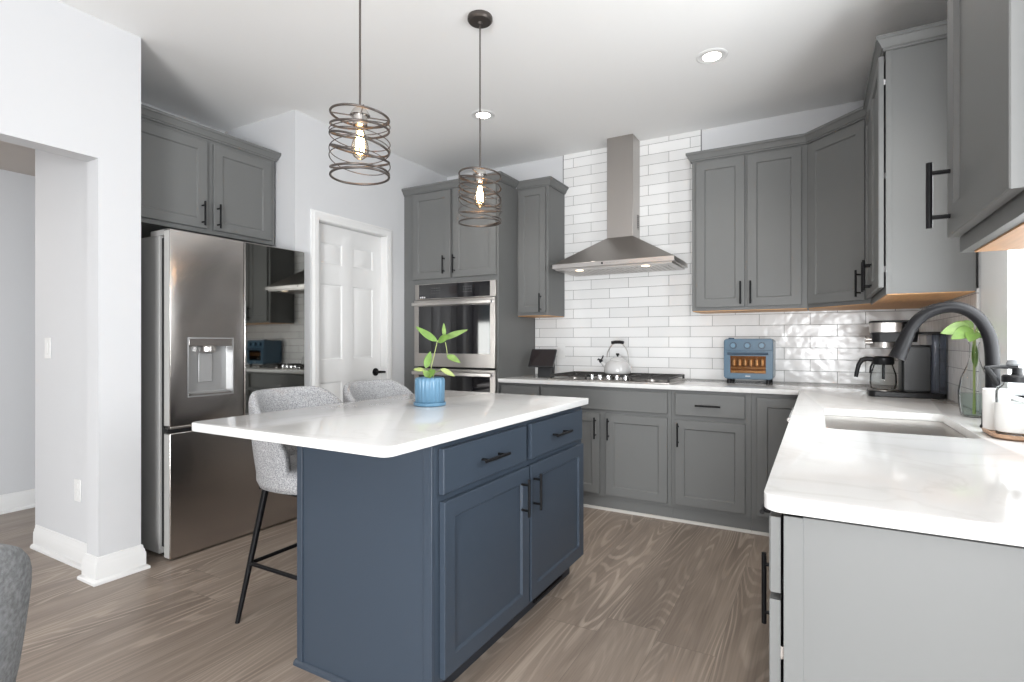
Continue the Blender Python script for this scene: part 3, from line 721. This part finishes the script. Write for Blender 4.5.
# ------------------------------------------------------------------ cooktop
ck = thing('gas_cooktop', 'stainless gas cooktop with black iron grates below the range hood', 'cooktop', (-1.333, 3.98, .9142))
CW, CD = .462, .26
pan = MB(); pan.loops([ring3(-CW, CW, -CD, CD, .015, 0), ring3(-CW, CW, -CD, CD, .015, .006), ring3(-CW + .008, CW - .008, -CD + .008, CD - .008, .012, .010), ring3(-CW + .02, CW - .02, -CD + .02, CD - .02, .01, .007)])
pan.build('pan', STEEL, ck)
def grate(x0, x1, y0, y1):
    g = MB(); zt = .040; th = .008; h = .014
    for x in (x0, x1): g.box(x - th / 2, x + th / 2, y0, y1, zt - h, zt)
    for y in (y0, y1): g.box(x0, x1, y - th / 2, y + th / 2, zt - h, zt)
    cx = (x0 + x1) / 2
    g.box(cx - th / 2, cx + th / 2, y0, y1, zt - h, zt)
    for y in (y0 + (y1 - y0) * .27, y0 + (y1 - y0) * .5, y0 + (y1 - y0) * .73): g.box(x0, x1, y - th / 2, y + th / 2, zt - h, zt)
    for x in (x0, x1):
        for y in (y0, y1): g.box(x - .007, x + .007, y - .007, y + .007, .008, zt)
    g.build('grate', GRATE, ck)
grate(-.445, -.160, -.235, .240); grate(-.150, .150, -.115, .240); grate(.160, .445, -.235, .240)
for (x, y, r) in ((-.30, -.11, .036), (-.30, .12, .044), (0, .09, .055), (.30, -.11, .044), (.30, .12, .036)):
    bo = MB().lathe([(r * 1.25, 0), (r * 1.25, .006), (r, .010), (r, .014)], 24, (x, y, .008)).build('burner', STEELH, ck)
    MB().lathe([(r * .9, 0), (r * .9, .006), (r * .6, .008)], 24, (x, y, .0215)).build('burner_cap', GRATE, bo)
for k in range(5):
    x = -.13 + k * .065
    MB().lathe([(.022, 0), (.022, .006), (.018, .010), (.017, .032), (.014, .035)], 20, (x, -.185, .008)).build('knob', CHROME, ck)

# ------------------------------------------------------------------ kettle
kt = thing('kettle', 'pale grey whistling kettle standing on the cooktop', 'kettle', (-1.345, 4.035, .9545))
MB().lathe([(.088, 0), (.100, .005), (.104, .018), (.103, .040), (.097, .064), (.084, .086), (.066, .100), (.060, .103), (.058, .106)], 40).build('body', KETTLE, kt, angle=60)
lid = MB().lathe([(.060, 0), (.060, .005), (.052, .014), (.034, .024), (.012, .029)], 32, (0, 0, .104)).build('lid', KETTLE, kt)
MB().lathe([(.007, 0), (.006, .008), (.015, .020), (.012, .027)], 16, (0, 0, .131)).build('lid_knob', BLACKP, lid)
spt = MB().tube([(-.080, -.010, .050), (-.105, -.012, .068), (-.128, -.014, .095)], lambda t: .020 - .008 * t, 16).build('spout', KETTLE, kt)
ws = MB(); ws.cyl((-.124, -.014, .088), (-.137, -.015, .106), .015, 14); ws.tube([(-.13, -.014, .10), (-.118, -.014, .122), (-.112, -.014, .140)], .005, 8)
ws.tube([(-.135, -.014, .105), (-.150, -.014, .112), (-.158, -.014, .104)], .006, 8)
ws.build('whistle', BLACKP, spt)
hp = [(.088 * math.cos(a), 0, .085 + .155 * math.sin(a) ** .8) for a in [PI * .06 + PI * .88 * i / 24 for i in range(25)]]
ho = MB().tube(hp, .0045, 10).build('handle', STEELH, kt)
MB().tube([(-.048, 0, .240), (-.02, 0, .245), (.02, 0, .245), (.048, 0, .240)], .0125, 12).build('grip', BLACKP, ho)

# ------------------------------------------------------------------ smart display
sd = thing('smart_display', 'small black tilted smart display beside the cooktop', 'smart display', (-1.935, 3.99, .9142), math.radians(6))
tl = math.radians(-34)
m_ = Matrix.Translation((-.012, -.055, .152)) @ Matrix.Diagonal((1.06, 1, 1.06, 1)) @ Matrix.Rotation(tl, 4, 'X')
scn = MB(); scn.loops([[tuple(m_ @ Vector((x, y, z))) for x, z in rrect(-.102, .102, -.078, .082, .006)] for y in (-.006, .006)]); sco = scn.build('screen', BLKGLASS, sd, bevel=.001)
MB().box(-.092, .092, -.0064, -.0058, -.066, .072, m_).build('picture', SCREEN, sco)
st_ = MB(); st_.loops([ring3(-.062, .062, -.055, .045, .02, 0), ring3(-.062, .062, -.052, .045, .02, .02), ring3(-.066, .066, -.035, .04, .02, .085), ring3(-.060, .060, .008, .045, .015, .16)])
st_.build('stand', pbr('charcoal_fabric', (.03, .03, .032), .8), sd)

# ------------------------------------------------------------------ toaster oven
to = thing('toaster_oven', 'blue countertop toaster oven with three dials against the tiles', 'toaster oven', (-.415, 4.02, .9142))
TWd, TH0, TH1, TDp = .156, .030, .308, .235
body = MB(); body.loops([[(x, y, z) for x, z in rrect(-TWd, TWd, TH0, TH1, .022)] for y in (0, TDp)]); body.build('housing', TBLUE, to, bevel=.002)
pn = MB(); pn.box(-TWd + .004, TWd - .004, -.005, .001, .228, .300); pno = pn.build('control_panel', TBLUE, to, bevel=.002)
for k in (-1, 0, 1):
    x = -.003 + k * .090
    kb = MB(); kb.cyl((x, -.005, .262), (x, -.012, .262), .024, 24); kb.cyl((x, -.012, .262), (x, -.026, .262), .0185, 24)
    ko = kb.build('knob', TBLUED, pno)
    MB().cyl((x, -.026, .262), (x, -.0285, .262), .0155, 24).build('knob_face', pbr('dial_face', (.10, .19, .27), .3), ko)
dj = plate('door', [(-TWd + .006, .040), (TWd - .006, .040), (TWd - .006, .222), (-TWd + .006, .222)], [[(-.112, .072), (.112, .072), (.112, .190), (-.112, .190)]], .001, .014, TBLUE, to, XZ)
MB().box(-.113, .113, -.009, -.006, .071, .191).build('door_glass', glassy('tinted_door_glass', (.75, .66, .55), .25), dj)
hx = MB(); hx.cyl((-.128, -.032, .206), (.128, -.032, .206), .0075, 12)
for x in (-.118, .118): hx.cyl((x, -.014, .206), (x, -.032, .206), .006, 10)
hx.build('door_handle', TBLUED, dj)
MB().box(-.016, .016, -.0148, -.0138, .050, .055).build('nameplate', INK, dj)
# cavity behind the glass, with rack and warm reflections modelled as shapes
MB().box(-.118, .118, -.0009, .0005, .068, .194).build('cavity', OVIN, to)
rk = MB()
rk.box(-.110, .110, -.004, -.002, .106, .110)
for k in range(12): rk.box(-.104 + k * .0185, -.101 + k * .0185, -.004, -.002, .110, .113)
rk.box(-.110, .110, -.004, -.002, .074, .089)
rk.build('rack', pbr('rack_steel', (.52, .43, .34), .25, metal=.9), to)
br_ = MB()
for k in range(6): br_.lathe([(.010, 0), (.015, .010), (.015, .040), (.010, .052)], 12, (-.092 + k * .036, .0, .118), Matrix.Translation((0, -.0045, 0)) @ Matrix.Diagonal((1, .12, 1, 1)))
br_.build('browned_reflections', pbr('warm_reflection', (.25, .16, .09), .3, metal=.6), to)
ff = MB()
for x in (-.125, .125):
    for y in (.03, TDp - .03): ff.lathe([(.016, 0), (.013, .031)], 14, (x, y, 0))
ff.build('foot', BLACKP, to)
MB().box(-.13, -.095, .03, .06, .307, .316).build('vent_flap', TBLUED, to, bevel=.002)

# ------------------------------------------------------------------ coffee maker (seen from its side, brew head towards -X)
cmk = thing('coffee_maker', 'black coffee maker with water tank in the worktop corner', 'coffee maker', (.236, 3.40, .9142))
bsm = MB(); bsm.loops([ring3(0, .325, 0, .19, (.03, .02, .02, .03), 0), ring3(0, .325, 0, .19, (.03, .02, .02, .03), .028)]); bsm.build('base', BLACKP, cmk, bevel=.003)
MB().lathe([(.066, 0), (.066, .004)], 28, (.068, .095, .0275)).build('warming_plate', STEEL, cmk)
bd_ = MB(); bd_.loops([ring3(.142, .265, .012, .178, .02, .0275), ring3(.144, .262, .012, .178, .02, .27)]); bd_.build('housing', BLACKP, cmk, bevel=.003)
MB().box(.148, .262, .006, .013, .035, .262).build('side_cover', pbr('satin_black', (.012, .012, .013), .3, spec=.3), cmk, bevel=.004)
hh = MB(); hh.loops([ring3(.018, .210, .005, .185, .035, .285), ring3(.014, .215, .002, .188, .035, .335)]); hh.build('brew_head', BLACKP, cmk, bevel=.003)
MB().lathe([(.060, 0), (.060, .030)], 30, (.072, .095, .257)).build('filter_basket', STEELH, cmk)
tb = MB(); tb.loops([ring3(.010, .162, .002, .188, .05, .336), ring3(.010, .162, .002, .188, .05, .388)]); tb.build('steel_band', STEELH, cmk, bevel=.002)
MB().loops([ring3(.008, .215, .001, .189, .05, .388), ring3(.008, .215, .001, .189, .05, .398)]).build('lid', BLACKP, cmk, bevel=.002)
MB().box(.163, .214, .01, .18, .332, .389).build('rear_block', BLACKP, cmk, bevel=.003)
tk = MB(); tk.loops([ring3(.266, .323, .004, .186, .012, .0285), ring3(.266, .323, .004, .186, .012, .325)]); tko = tk.build('water_tank', SMOKE, cmk, bevel=.002)
MB().loops([ring3(.215, .325, .003, .187, .012, .325), ring3(.215, .325, .003, .187, .012, .338)]).build('tank_lid', BLACKP, tko, bevel=.002)
kb = MB()
for y, z in ((.06, .300), (.06, .282), (.13, .290)): kb.cyl((.020, y, z), (-.012, y, z), .010, 14)
kb.build('control_knob', STEEL, cmk)

cf = thing('coffee_carafe', 'glass coffee carafe with black handle inside the coffee maker', 'carafe', (.308, 3.515, .9462))
MB().lathe([(.050, 0), (.058, .006), (.062, .04), (.060, .08), (.048, .118), (.044, .132), (.042, .132), (.046, .117), (.058, .08), (.060, .04), (.056, .009), (.048, .004)], 36).build('glass_body', GLASS, cf, angle=60)
MB().lathe([(.046, 0), (.050, .006), (.050, .036), (.044, .042), (.030, .046)], 30, (0, 0, .132)).build('lid', BLACKP, cf)
hl = MB(); hl.tube([(-.040, 0, .160), (-.075, 0, .163), (-.098, 0, .155), (-.112, 0, .128), (-.121, 0, .085), (-.124, 0, .062)], lambda t: .013 if t < .5 else .012 - .002 * t, 12)
hl.tube([(-.044, 0, .150), (-.056, 0, .12), (-.060, 0, .085)], .005, 8)
hl.build('handle', BLACKP, cf)
MB().cyl((.0, -.010, .055), (.0, -.010, .135), .007, 10).build('brew_tube', BLACKP, cf)

# ------------------------------------------------------------------ faucet
fc = thing('faucet', 'matte black gooseneck kitchen faucet arching over the sink', 'faucet', (.505, 2.345, .9142))
MB().lathe([(.032, 0), (.032, .006), (.028, .012), (.027, .060), (.021, .070)], 28).build('base', BLACK, fc)
pth = [(0, 0, .06), (.001, 0, .17), (-.002, 0, .268), (-.012, 0, .319), (-.033, 0, .362), (-.064, 0, .392), (-.100, 0, .405), (-.137, 0, .402), (-.170, 0, .388), (-.198, 0, .365), (-.218, 0, .336)]
def smooth(p, n=5):
    P = [Vector(q_) for q_ in p]; P = [P[0]] + P + [P[-1]]; o_ = []
    for i in range(1, len(P) - 2):
        for k in range(n):
            u_ = k / n; a_, b_, c_, d_ = P[i - 1:i + 3]
            o_.append(.5 * ((2 * b_) + (c_ - a_) * u_ + (2 * a_ - 5 * b_ + 4 * c_ - d_) * u_ ** 2 + (3 * b_ - a_ - 3 * c_ + d_) * u_ ** 3))
    return o_ + [P[-1]]
MB().tube(smooth(pth), .0195, 18).build('spout', BLACK, fc)
e = Vector(pth[-1]); d2 = Vector((-.36, 0, -1)).normalized(); d1 = Vector((-.50, 0, -.86)).normalized()
MB().tube([e - d1 * .004, e + d1 * .010, e + d1 * .012 + d2 * .02, e + d1 * .012 + d2 * .06, e + d1 * .012 + d2 * .098, e + d1 * .012 + d2 * .104], lambda t: .0198 + .0105 * max(0, t - .2), 20).build('spray_head', BLACK, fc)
lv = MB(); lv.cyl((0, -.02, .045), (0, -.045, .048), .014, 14); lv.tube([(0, -.04, .048), (.0, -.06, .065), (.0, -.075, .10)], lambda t: .008 - .003 * t, 10)
lv.build('lever', BLACK, fc)

# ------------------------------------------------------------------ leaves helper
def leaf(mb, base, direction, length, width, droop=0.25, up=(0, 0, 1), fold=0.18, n=10):
    b0 = Vector(base); d = Vector(direction).normalized(); u = Vector(up)
    side = d.cross(u).normalized() if d.cross(u).length > 1e-4 else Vector((1, 0, 0)); nu = side.cross(d).normalized()
    rows = []
    for i in range(n + 1):
        s_ = i / n; c = b0 + d * (length * s_) - Vector((0, 0, 1)) * (droop * length * s_ * s_)
        wv = width * .5 * (math.sin(PI * min(1, s_ ** .8)) ** .85) + .0006
        rows.append([c - side * wv + nu * (wv * fold), c, c + side * wv + nu * (wv * fold)])
    vs = [tuple(p) for r in rows for p in r]; fs = []
    for i in range(n):
        for j in range(2): fs.append((i * 3 + j, i * 3 + j + 1, (i + 1) * 3 + j + 1, (i + 1) * 3 + j))
    return mb.add(vs, fs)

# glass bottle vase with cuttings
va = thing('bottle_vase', 'clear glass bottle vase behind the faucet', 'vase', (.520, 2.660, .9142))
prof = [(.032, 0), (.041, .006), (.048, .05), (.049, .10), (.041, .15), (.023, .195), (.015, .225), (.0145, .275), (.018, .285)]
inn = [(r - .0022, max(z, .006)) for r, z in prof][::-1]
MB().lathe(prof + inn, 36).build('glass', GLASS, va, angle=60)
MB().lathe([(.035, .008), (.0445, .05), (.0458, .09), (.0, .0901)], 30, cap1=False).build('water', WATER, va)
pc = thing('plant_cutting', 'leafy green cutting standing in the glass vase', 'plant', (.520, 2.660, .9225))
sm_ = MB()
tips = [(-.010, -.010, .330), (.006, .010, .326), (.005, -.012, .320), (-.002, .010, .332)]
for x, y, z in tips: sm_.tube([(x * -.25, y * -.25, .002), (x * .08, y * .08, .12), (x * .10, y * .10, .22), (x * .35, y * .35, .30), (x, y, z)], lambda t: .0038 - .0014 * t, 8)
sm_.build('stem', STEMG, pc)
def leaf_obj(par, mat, *a, **k): leaf(MB(), *a, **k); mb = MB(); leaf(mb, *a, **k); return mb.build('leaf', mat, par, subsurf=1, solid=.0008)
fc_ = (-.25, -1, .55)
for i_, (x_, y_, z_, dx_, dy_, dz_, ln_, wd_, dr_) in enumerate([(-.010, -.01, .328, -.95, -.15, .18, .100, .062, .35), (-.004, -.015, .322, -.75, -.30, -.10, .080, .058, .30), (.004, -.01, .318, .85, -.2, .15, .085, .050, .30), (.0, .01, .330, -.5, .3, .35, .085, .050, .4), (.008, .01, .325, .6, .3, .25, .080, .045, .35), (-.002, -.02, .314, -.25, -.5, -.25, .060, .052, .2), (.004, -.018, .316, .35, -.5, -.12, .055, .046, .2)]):
    leaf_obj(pc, GREEN if i_ % 2 else GREEN2, (x_, y_, z_), (dx_, dy_, dz_), ln_, wd_, dr_, up=fc_)
leaf_obj(pc, GREEN, (-.003, -.003, .19), (-.03, -.03, 1), .080, .016, .0, up=(.6, -1, 0)); leaf_obj(pc, GREEN2, (.003, -.004, .18), (.03, -.02, 1), .085, .015, .0, up=(.6, -1, 0))

# ------------------------------------------------------------------ soap set on a wooden tray
ty = MB(); ty.loops([ring3(.462, .562, 2.068, 2.245, .045, .9142, 10), ring3(.452, .570, 2.058, 2.255, .052, .920, 10), ring3(.450, .571, 2.056, 2.257, .054, .930, 10), ring3(.456, .567, 2.061, 2.252, .050, .930, 10), ring3(.457, .566, 2.062, 2.251, .050, .9255, 10)])
tag(ty.build('wooden_tray', TRAYW), 'small wooden tray with a soap dispenser and white tumbler by the window', 'tray')
sb = thing('soap_dispenser', 'clear glass soap dispenser with black pump on the wooden tray', 'soap dispenser', (.512, 2.114, .926))
MB().lathe([(.044, 0), (.049, .004), (.050, .125), (.047, .140), (.036, .150), (.034, .158), (.031, .158), (.033, .148), (.044, .138), (.047, .124), (.0465, .008), (.0, .007)], 40, cap1=False).build('glass_bottle', GLASS, sb, angle=60)
MB().lathe([(.040, .0085), (.0462, .011), (.0462, .078), (.0, .078)], 32, cap1=False).build('soap', pbr('white_liquid_soap', (.72, .71, .69), .3), sb)
MB().lathe([(.0503, .012), (.0507, .013), (.0507, .094), (.0503, .095)], 40, cap0=False, cap1=False).build('label_band', WHITEC, sb)
po = MB().lathe([(.036, 0), (.036, .016), (.032, .021), (.014, .022), (.0125, .030), (.0125, .042)], 28, (0, 0, .156)).build('pump_collar', BLACKP, sb)
an = math.radians(188); c_, s_ = math.cos(an), math.sin(an)
MB().lathe([(.024, 0), (.026, .005), (.021, .016), (.008, .021)], 24, (0, 0, .205)).build('pump_head', GREYD, po)
nz = MB(); nz.tube([(0, 0, .200), (c_ * .04, s_ * .04, .201), (c_ * .078, s_ * .078, .197)], lambda t: .0065 - .001 * t, 10)
nz.tube([(c_ * .074, s_ * .074, .200), (c_ * .060, s_ * .060, .175), (c_ * .046, s_ * .046, .148)], lambda t: .0075 + .001 * t, 10)
nz.build('pump_nozzle', BLACKP, po)
MB().lathe([(.028, 0), (.032, .003), (.0335, .125), (.032, .128), (.029, .127), (.028, .118), (.0, .117)], 36, (.484, 2.205, .926), cap1=False).build('white_tumbler', WHITEC, None, angle=50)
tag(bpy.data.objects['white_tumbler'], 'white ceramic tumbler behind the glass soap dispenser', 'tumbler')

# ------------------------------------------------------------------ potted plant on the island
pp = thing('potted_plant', 'small leafy plant in a ribbed pale blue pot on the island', 'potted plant', (-1.524, 1.940, .9142))
seg = 160
def ribbed(r, z): return [(r * (1 + .055 * abs(math.cos(11 * a)) ** .8) * math.cos(a), r * (1 + .055 * abs(math.cos(11 * a)) ** .8) * math.sin(a), z) for a in [2 * PI * i / seg for i in range(seg)]]
plain = lambda r, z: [(r * math.cos(2 * PI * i / seg), r * math.sin(2 * PI * i / seg), z) for i in range(seg)]
pm = MB(); pm.loops([plain(.060, .010), ribbed(.0625, .014), ribbed(.0645, .11), ribbed(.063, .120), plain(.060, .126), plain(.056, .125), plain(.055, .108)]); pm.build('pot', POT, pp, angle=60)
MB().lathe([(.066, 0), (.072, .003), (.073, .014), (.070, .016), (.066, .010)], 48).build('saucer', POT, pp)
MB().lathe([(.055, .106), (.04, .112), (.0, .114)], 32, cap0=False, cap1=False).build('soil', SOIL, pp)
# directions: image right is about (cos, sin) of 29.5 deg
c3, s3 = math.cos(math.radians(29.5)), math.sin(math.radians(29.5))
P3 = lambda r, f, z: (c3 * r - s3 * f, s3 * r + c3 * f, z)     # r to the right, f away from the camera
Sx = lambda px_, py_: P3((px_ - 429.5) * .00453, 0, .1265 + (377 - py_) * .00453)
def stem(pts, r=.0024):
    MB().tube(pts, lambda t: r * (1 - .35 * t), 8).build('stem', STEMG, pp, subsurf=0)
s1 = [P3(.0, .0, .10), Sx(431, 366), Sx(434, 354), Sx(437, 341)]
stem(s1)
stem([Sx(437, 341), Sx(440, 339), Sx(444.5, 336)], .002); stem([Sx(445, 342), Sx(446.5, 350), Sx(447, 357)], .0018)
stem([P3(-.005, 0, .10), Sx(427, 372), Sx(424, 368)], .002); stem([P3(.01, -.01, .10), Sx(434, 373), Sx(440, 370)], .0018)
def sleaf(p0, p1, wd, mat, f0=0, f1=0, droop=.1, up=(0, 0, 1)):
    a = Vector(Sx(*p0)) + Vector(P3(0, f0, 0)); b_ = Vector(Sx(*p1)) + Vector(P3(0, f1, 0)); d = b_ - a
    return leaf_obj(pp, mat, a, d, d.length, wd, droop, up=up)
camv = P3(0, -1, .45)
sleaf((437, 341), (416.5, 329), .034, GREEN, 0, -.03, -.10, camv)
sleaf((440, 340), (468, 328), .030, GREEN2, 0, -.02, .05, camv)
sleaf((438, 342), (452, 333), .036, GREEN, -.01, -.06, .12, camv)
sleaf((444, 337), (442.5, 324), .018, GREEN2, 0, .03, -.1, camv)
sleaf((446.5, 355), (461, 360), .030, GREEN2, -.01, -.05, .12, camv)
sleaf((425.5, 368), (429.5, 351), .036, GREEN, 0, .02, .0, camv)
sleaf((427, 376), (437, 368), .040, GREEN, -.01, -.05, .1, camv)
sleaf((430, 376), (424, 369), .030, GREEN2, -.02, -.05, .1, camv)
sleaf((424, 370), (412, 368), .020, STEMG, 0, .02, .1, camv)
sleaf((440, 369), (454, 374), .026, STEMG, 0, .03, .15, camv)

# ------------------------------------------------------------------ pendants
def pendant(x, y, ztop, zbot, label, seed, name='pendant_light'):
    rnd = random.Random(seed)
    p = thing(name, label, 'pendant light', (x, y, CZ), seed * .9, 'wire spiral pendants over the island')
    MB().lathe([(.060, 0), (.062, -.004), (.062, -.018), (.055, -.026), (.012, -.028), (.010, -.040)], 36).build('canopy', WIRE, p)
    zt = ztop - CZ; zb = zbot - CZ
    MB().cyl((0, 0, -.03), (0, 0, zt - .005), .0038, 10).build('rod', WIRE, p)
    so_ = MB(); so_.lathe([(.006, .012), (.024, .004), (.036, -.016), (.036, -.020), (.027, -.021), (.026, -.056), (.018, -.060)], 24, (0, 0, zt)); so_.build('socket', SOCK, p)
    bl = MB().lathe([(.013, 0), (.014, -.016), (.022, -.045), (.031, -.080), (.031, -.098), (.024, -.116), (.010, -.126), (.002, -.127)], 24, (0, 0, zt - .052)).build('bulb', BULBG, p, angle=60)
    fl = MB()
    for k in range(7):
        a = 2 * PI * k / 7; b_ = a + .35
        fl.tube([(.006 * math.cos(a), .006 * math.sin(a), zt - .075), (.014 * math.cos(a), .014 * math.sin(a), zt - .112), (.015 * math.cos(b_), .015 * math.sin(b_), zt - .150), (.007 * math.cos(b_), .007 * math.sin(b_), zt - .158)], .0021, 6)
    fl.build('filament', FIL, bl)
    H = zt - .022 - zb - .012; R0 = .1035
    turns = 4; K = turns * 40; pts = []
    for i in range(K + 1):
        th = 2 * PI * i / 40; u_ = i / K
        tilt = .026 * math.sin(th + .9 * math.sin(u_ * 7 + seed)) * math.sin(PI * u_) ** .6
        pts.append((R0 * math.cos(th), R0 * math.sin(th), zt - .022 - H * u_ + tilt))
    sh = MB().tube(pts, .0042, 8).build('spiral_shade', WIRE, p, angle=60)
    for z_, tx, ty_, dr in ((zb + .006, .02, -.01, 0), (zt - .022, -.08, .05, 0)):
        MB().tube([((R0 + dr) * math.cos(a), (R0 + dr) * math.sin(a), z_ + R0 * (tx * math.cos(a) + ty_ * math.sin(a))) for a in [2 * PI * i / 48 for i in range(48)]], .0044, 8, closed=True).build('shade_ring', WIRE, p, angle=60)
    for k in range(4):
        z_ = zt - .045 - (H - .05) * (k + .5) / 4; a0 = rnd.uniform(0, 6.28); tl_ = rnd.uniform(.10, .20)
        MB().tube([((R0 + .004) * math.cos(a), (R0 + .004) * math.sin(a), z_ + R0 * tl_ * math.sin(a + a0)) for a in [2 * PI * i / 48 for i in range(48)]], .0018, 6, closed=True).build('thin_wire', WIRE, p, angle=60)
    ar = MB(); ar.cyl((-R0, 0, zt - .022), (R0, 0, zt - .022), .0025, 8); ar.cyl((0, -R0, zt - .022), (0, R0, zt - .022), .0025, 8)
    ar.build('shade_arm', WIRE, p)
    return p
pendant(-1.455, 1.444, 2.046, 1.800, 'wire spiral pendant nearer the camera, its rod cut off by the frame', 1)
pendant(-1.455, 2.250, 2.046, 1.787, 'wire spiral pendant hanging in front of the oven cabinet, round canopy in view', 2)

def downlight(x, y, label):
    p = thing('recessed_light', label, 'ceiling light', (x, y, CZ), 0, 'recessed ceiling lights')
    MB().lathe([(.084, 0), (.084, -.003), (.074, -.006), (.069, -.004)], 40).build('trim_ring', TRIM, p)
    MB().lathe([(.069, -.0035), (.030, -.0045), (.001, -.0048)], 32).build('lens', LENS, p)
    d = bpy.data.lights.new('downlight_beam', 'SPOT'); d.energy = 23; d.spot_size = math.radians(115); d.spot_blend = .7; d.shadow_soft_size = .06; d.color = (1.0, .93, .85)
    o = bpy.data.objects.new('downlight_beam', d); COL.objects.link(o); o.location = (x, y, CZ - .02)
downlight(-.518, 3.200, 'recessed ceiling light near the right wall cabinets')
downlight(-2.062, 3.230, 'recessed ceiling light behind the rod of the far pendant')

# ------------------------------------------------------------------ seating
def shell_seat(t, z_seat, z_top, a=.248, b=.255, thick=.045, cloth=None):
    cloth = cloth or FABRIC
    """upholstered bucket: front faces +X"""
    st = MB(); zs0 = z_seat - .10
    sq = lambda ax, by, z, n=40, e=2.6: [(math.copysign(abs(math.cos(w_)) ** (2 / e), math.cos(w_)) * ax + .006, math.copysign(abs(math.sin(w_)) ** (2 / e), math.sin(w_)) * by, z) for w_ in [2 * PI * i / n for i in range(n)]]
    k = .86
    st.loops([sq(a * k * .80, b * k * .80, zs0 - .004), sq(a * k * .96, b * k * .96, zs0 + .006), sq(a * k * 1.02, b * k * 1.02, zs0 + .035), sq(a * k * 1.03, b * k * 1.02, z_seat - .03), sq(a * k * .98, b * k * .98, z_seat - .008), sq(a * k * .86, b * k * .86, z_seat), sq(a * k * .3, b * k * .3, z_seat + .004)])
    st.build('seat', cloth, t, angle=70)
    bk = MB(); n = 44; fm = math.radians(112); rings = []
    zb = zs0 + .012
    for i in range(n + 1):
        f = -fm + 2 * fm * i / n; u_ = abs(f) / fm
        dropf = max(0, (u_ - .34) / .66); zt = z_top - (z_top - z_seat - .05) * (dropf ** 1.7) * .92
        ring = []
        for (t_, off) in ((0, 0), (.25, 0), (.5, 0), (.75, 0), (.93, 0.001), (1, .012), (1, thick - .012), (.93, thick - .001), (.75, thick), (.5, thick), (.25, thick), (0, thick)):
            z = zb + (zt - zb) * t_
            hh_ = (z - zb) / (z_top - zb)
            s_ = .86 + .16 * min(1, hh_ * 1.1) ** .8
            e = 2.35
            cx_ = -math.copysign(abs(math.cos(f)) ** (2 / e), math.cos(f)) * (a * s_ - off); cy_ = math.copysign(abs(math.sin(f)) ** (2 / e), math.sin(f)) * (b * s_ - off)
            ring.append((cx_, cy_, z))
        rings.append(ring)
    bk.loops(rings)
    bk.build('backrest', cloth, t, angle=80, subsurf=1)
def bar_stool(x, y, label):
    t = thing('bar_stool', label, 'bar stool', (x, y, 0), 0, 'bar stools at the island')
    shell_seat(t, .665, .985)
    tops = []
    for sx in (-1, 1):
        for sy in (-1, 1):
            p0 = (sx * .118 + (.02 if sx > 0 else 0), sy * .155, .570); p1 = (.245 if sx > 0 else -.172, sy * .255, 0.0)
            MB().cyl(p0, p1, .0150, 14, .0095).build('leg', BLACK, t)
            k = (.570 - .245) / .570; tops.append((sx, sy, (p0[0] + (p1[0] - p0[0]) * k, p0[1] + (p1[1] - p0[1]) * k, .245)))
    fr_ = MB(); g = {(sx, sy): p for sx, sy, p in tops}
    for a_, b_ in (((-1, -1), (1, -1)), ((1, -1), (1, 1)), ((1, 1), (-1, 1)), ((-1, 1), (-1, -1))): fr_.cyl(g[a_], g[b_], .0085, 12)
    fr_.build('footrest', BLACK, t)
    MB().box(-.15, .15, -.17, .17, .553, .566).build('seat_plate', BLACK, t, bevel=.004)
    return t
bar_stool(-1.985, 1.685, 'grey boucle bar stool in front of the refrigerator with leg and footrest in view')
bar_stool(-1.985, 2.222, 'grey boucle bar stool in front of the white door, only its back showing')

dc = thing('dining_chair', 'grey upholstered dining chair cut off at the lower left corner', 'chair', (-1.685, .295, 0), math.radians(168))
shell_seat(dc, .48, .79, .25, .27, .05, HEATHER)
for sx in (-1, 1):
    for sy in (-1, 1): MB().cyl((sx * .13, sy * .15, .395), (sx * .20, sy * .21, 0), .015, 14, .010).build('leg', BLACK, dc)

# ------------------------------------------------------------------ switch and outlets
sw_ = thing('light_switch', 'white light switch on the hall side wall', 'light switch', (-3.835, 1.385, 1.165))
MB().box(-.036, .036, -.006, 0, -.060, .060).build('plate', PLATE, sw_, bevel=.003)
MB().box(-.016, .016, -.010, -.006, -.033, .033).build('rocker', PLATE, sw_, bevel=.002)
ol = thing('power_outlet', 'white power outlet low on the hall side wall', 'power outlet', (-3.475, 1.385, .40))
MB().box(-.036, .036, -.006, 0, -.060, .060).build('plate', PLATE, ol, bevel=.003)
for z in (-.022, .022): MB().box(-.015, .015, -.009, -.006, z - .015, z + .015).build('socket', PLATE, ol, bevel=.003)
ol = thing('power_outlet', 'white power outlet on the tiles behind the smart display', 'power outlet', (-1.925, WB - .008, 1.125))
MB().box(-.036, .036, -.006, 0, -.060, .060).build('plate', PLATE, ol, bevel=.003)
for z in (-.022, .022): MB().box(-.015, .015, -.009, -.006, z - .015, z + .015).build('socket', PLATE, ol, bevel=.003)
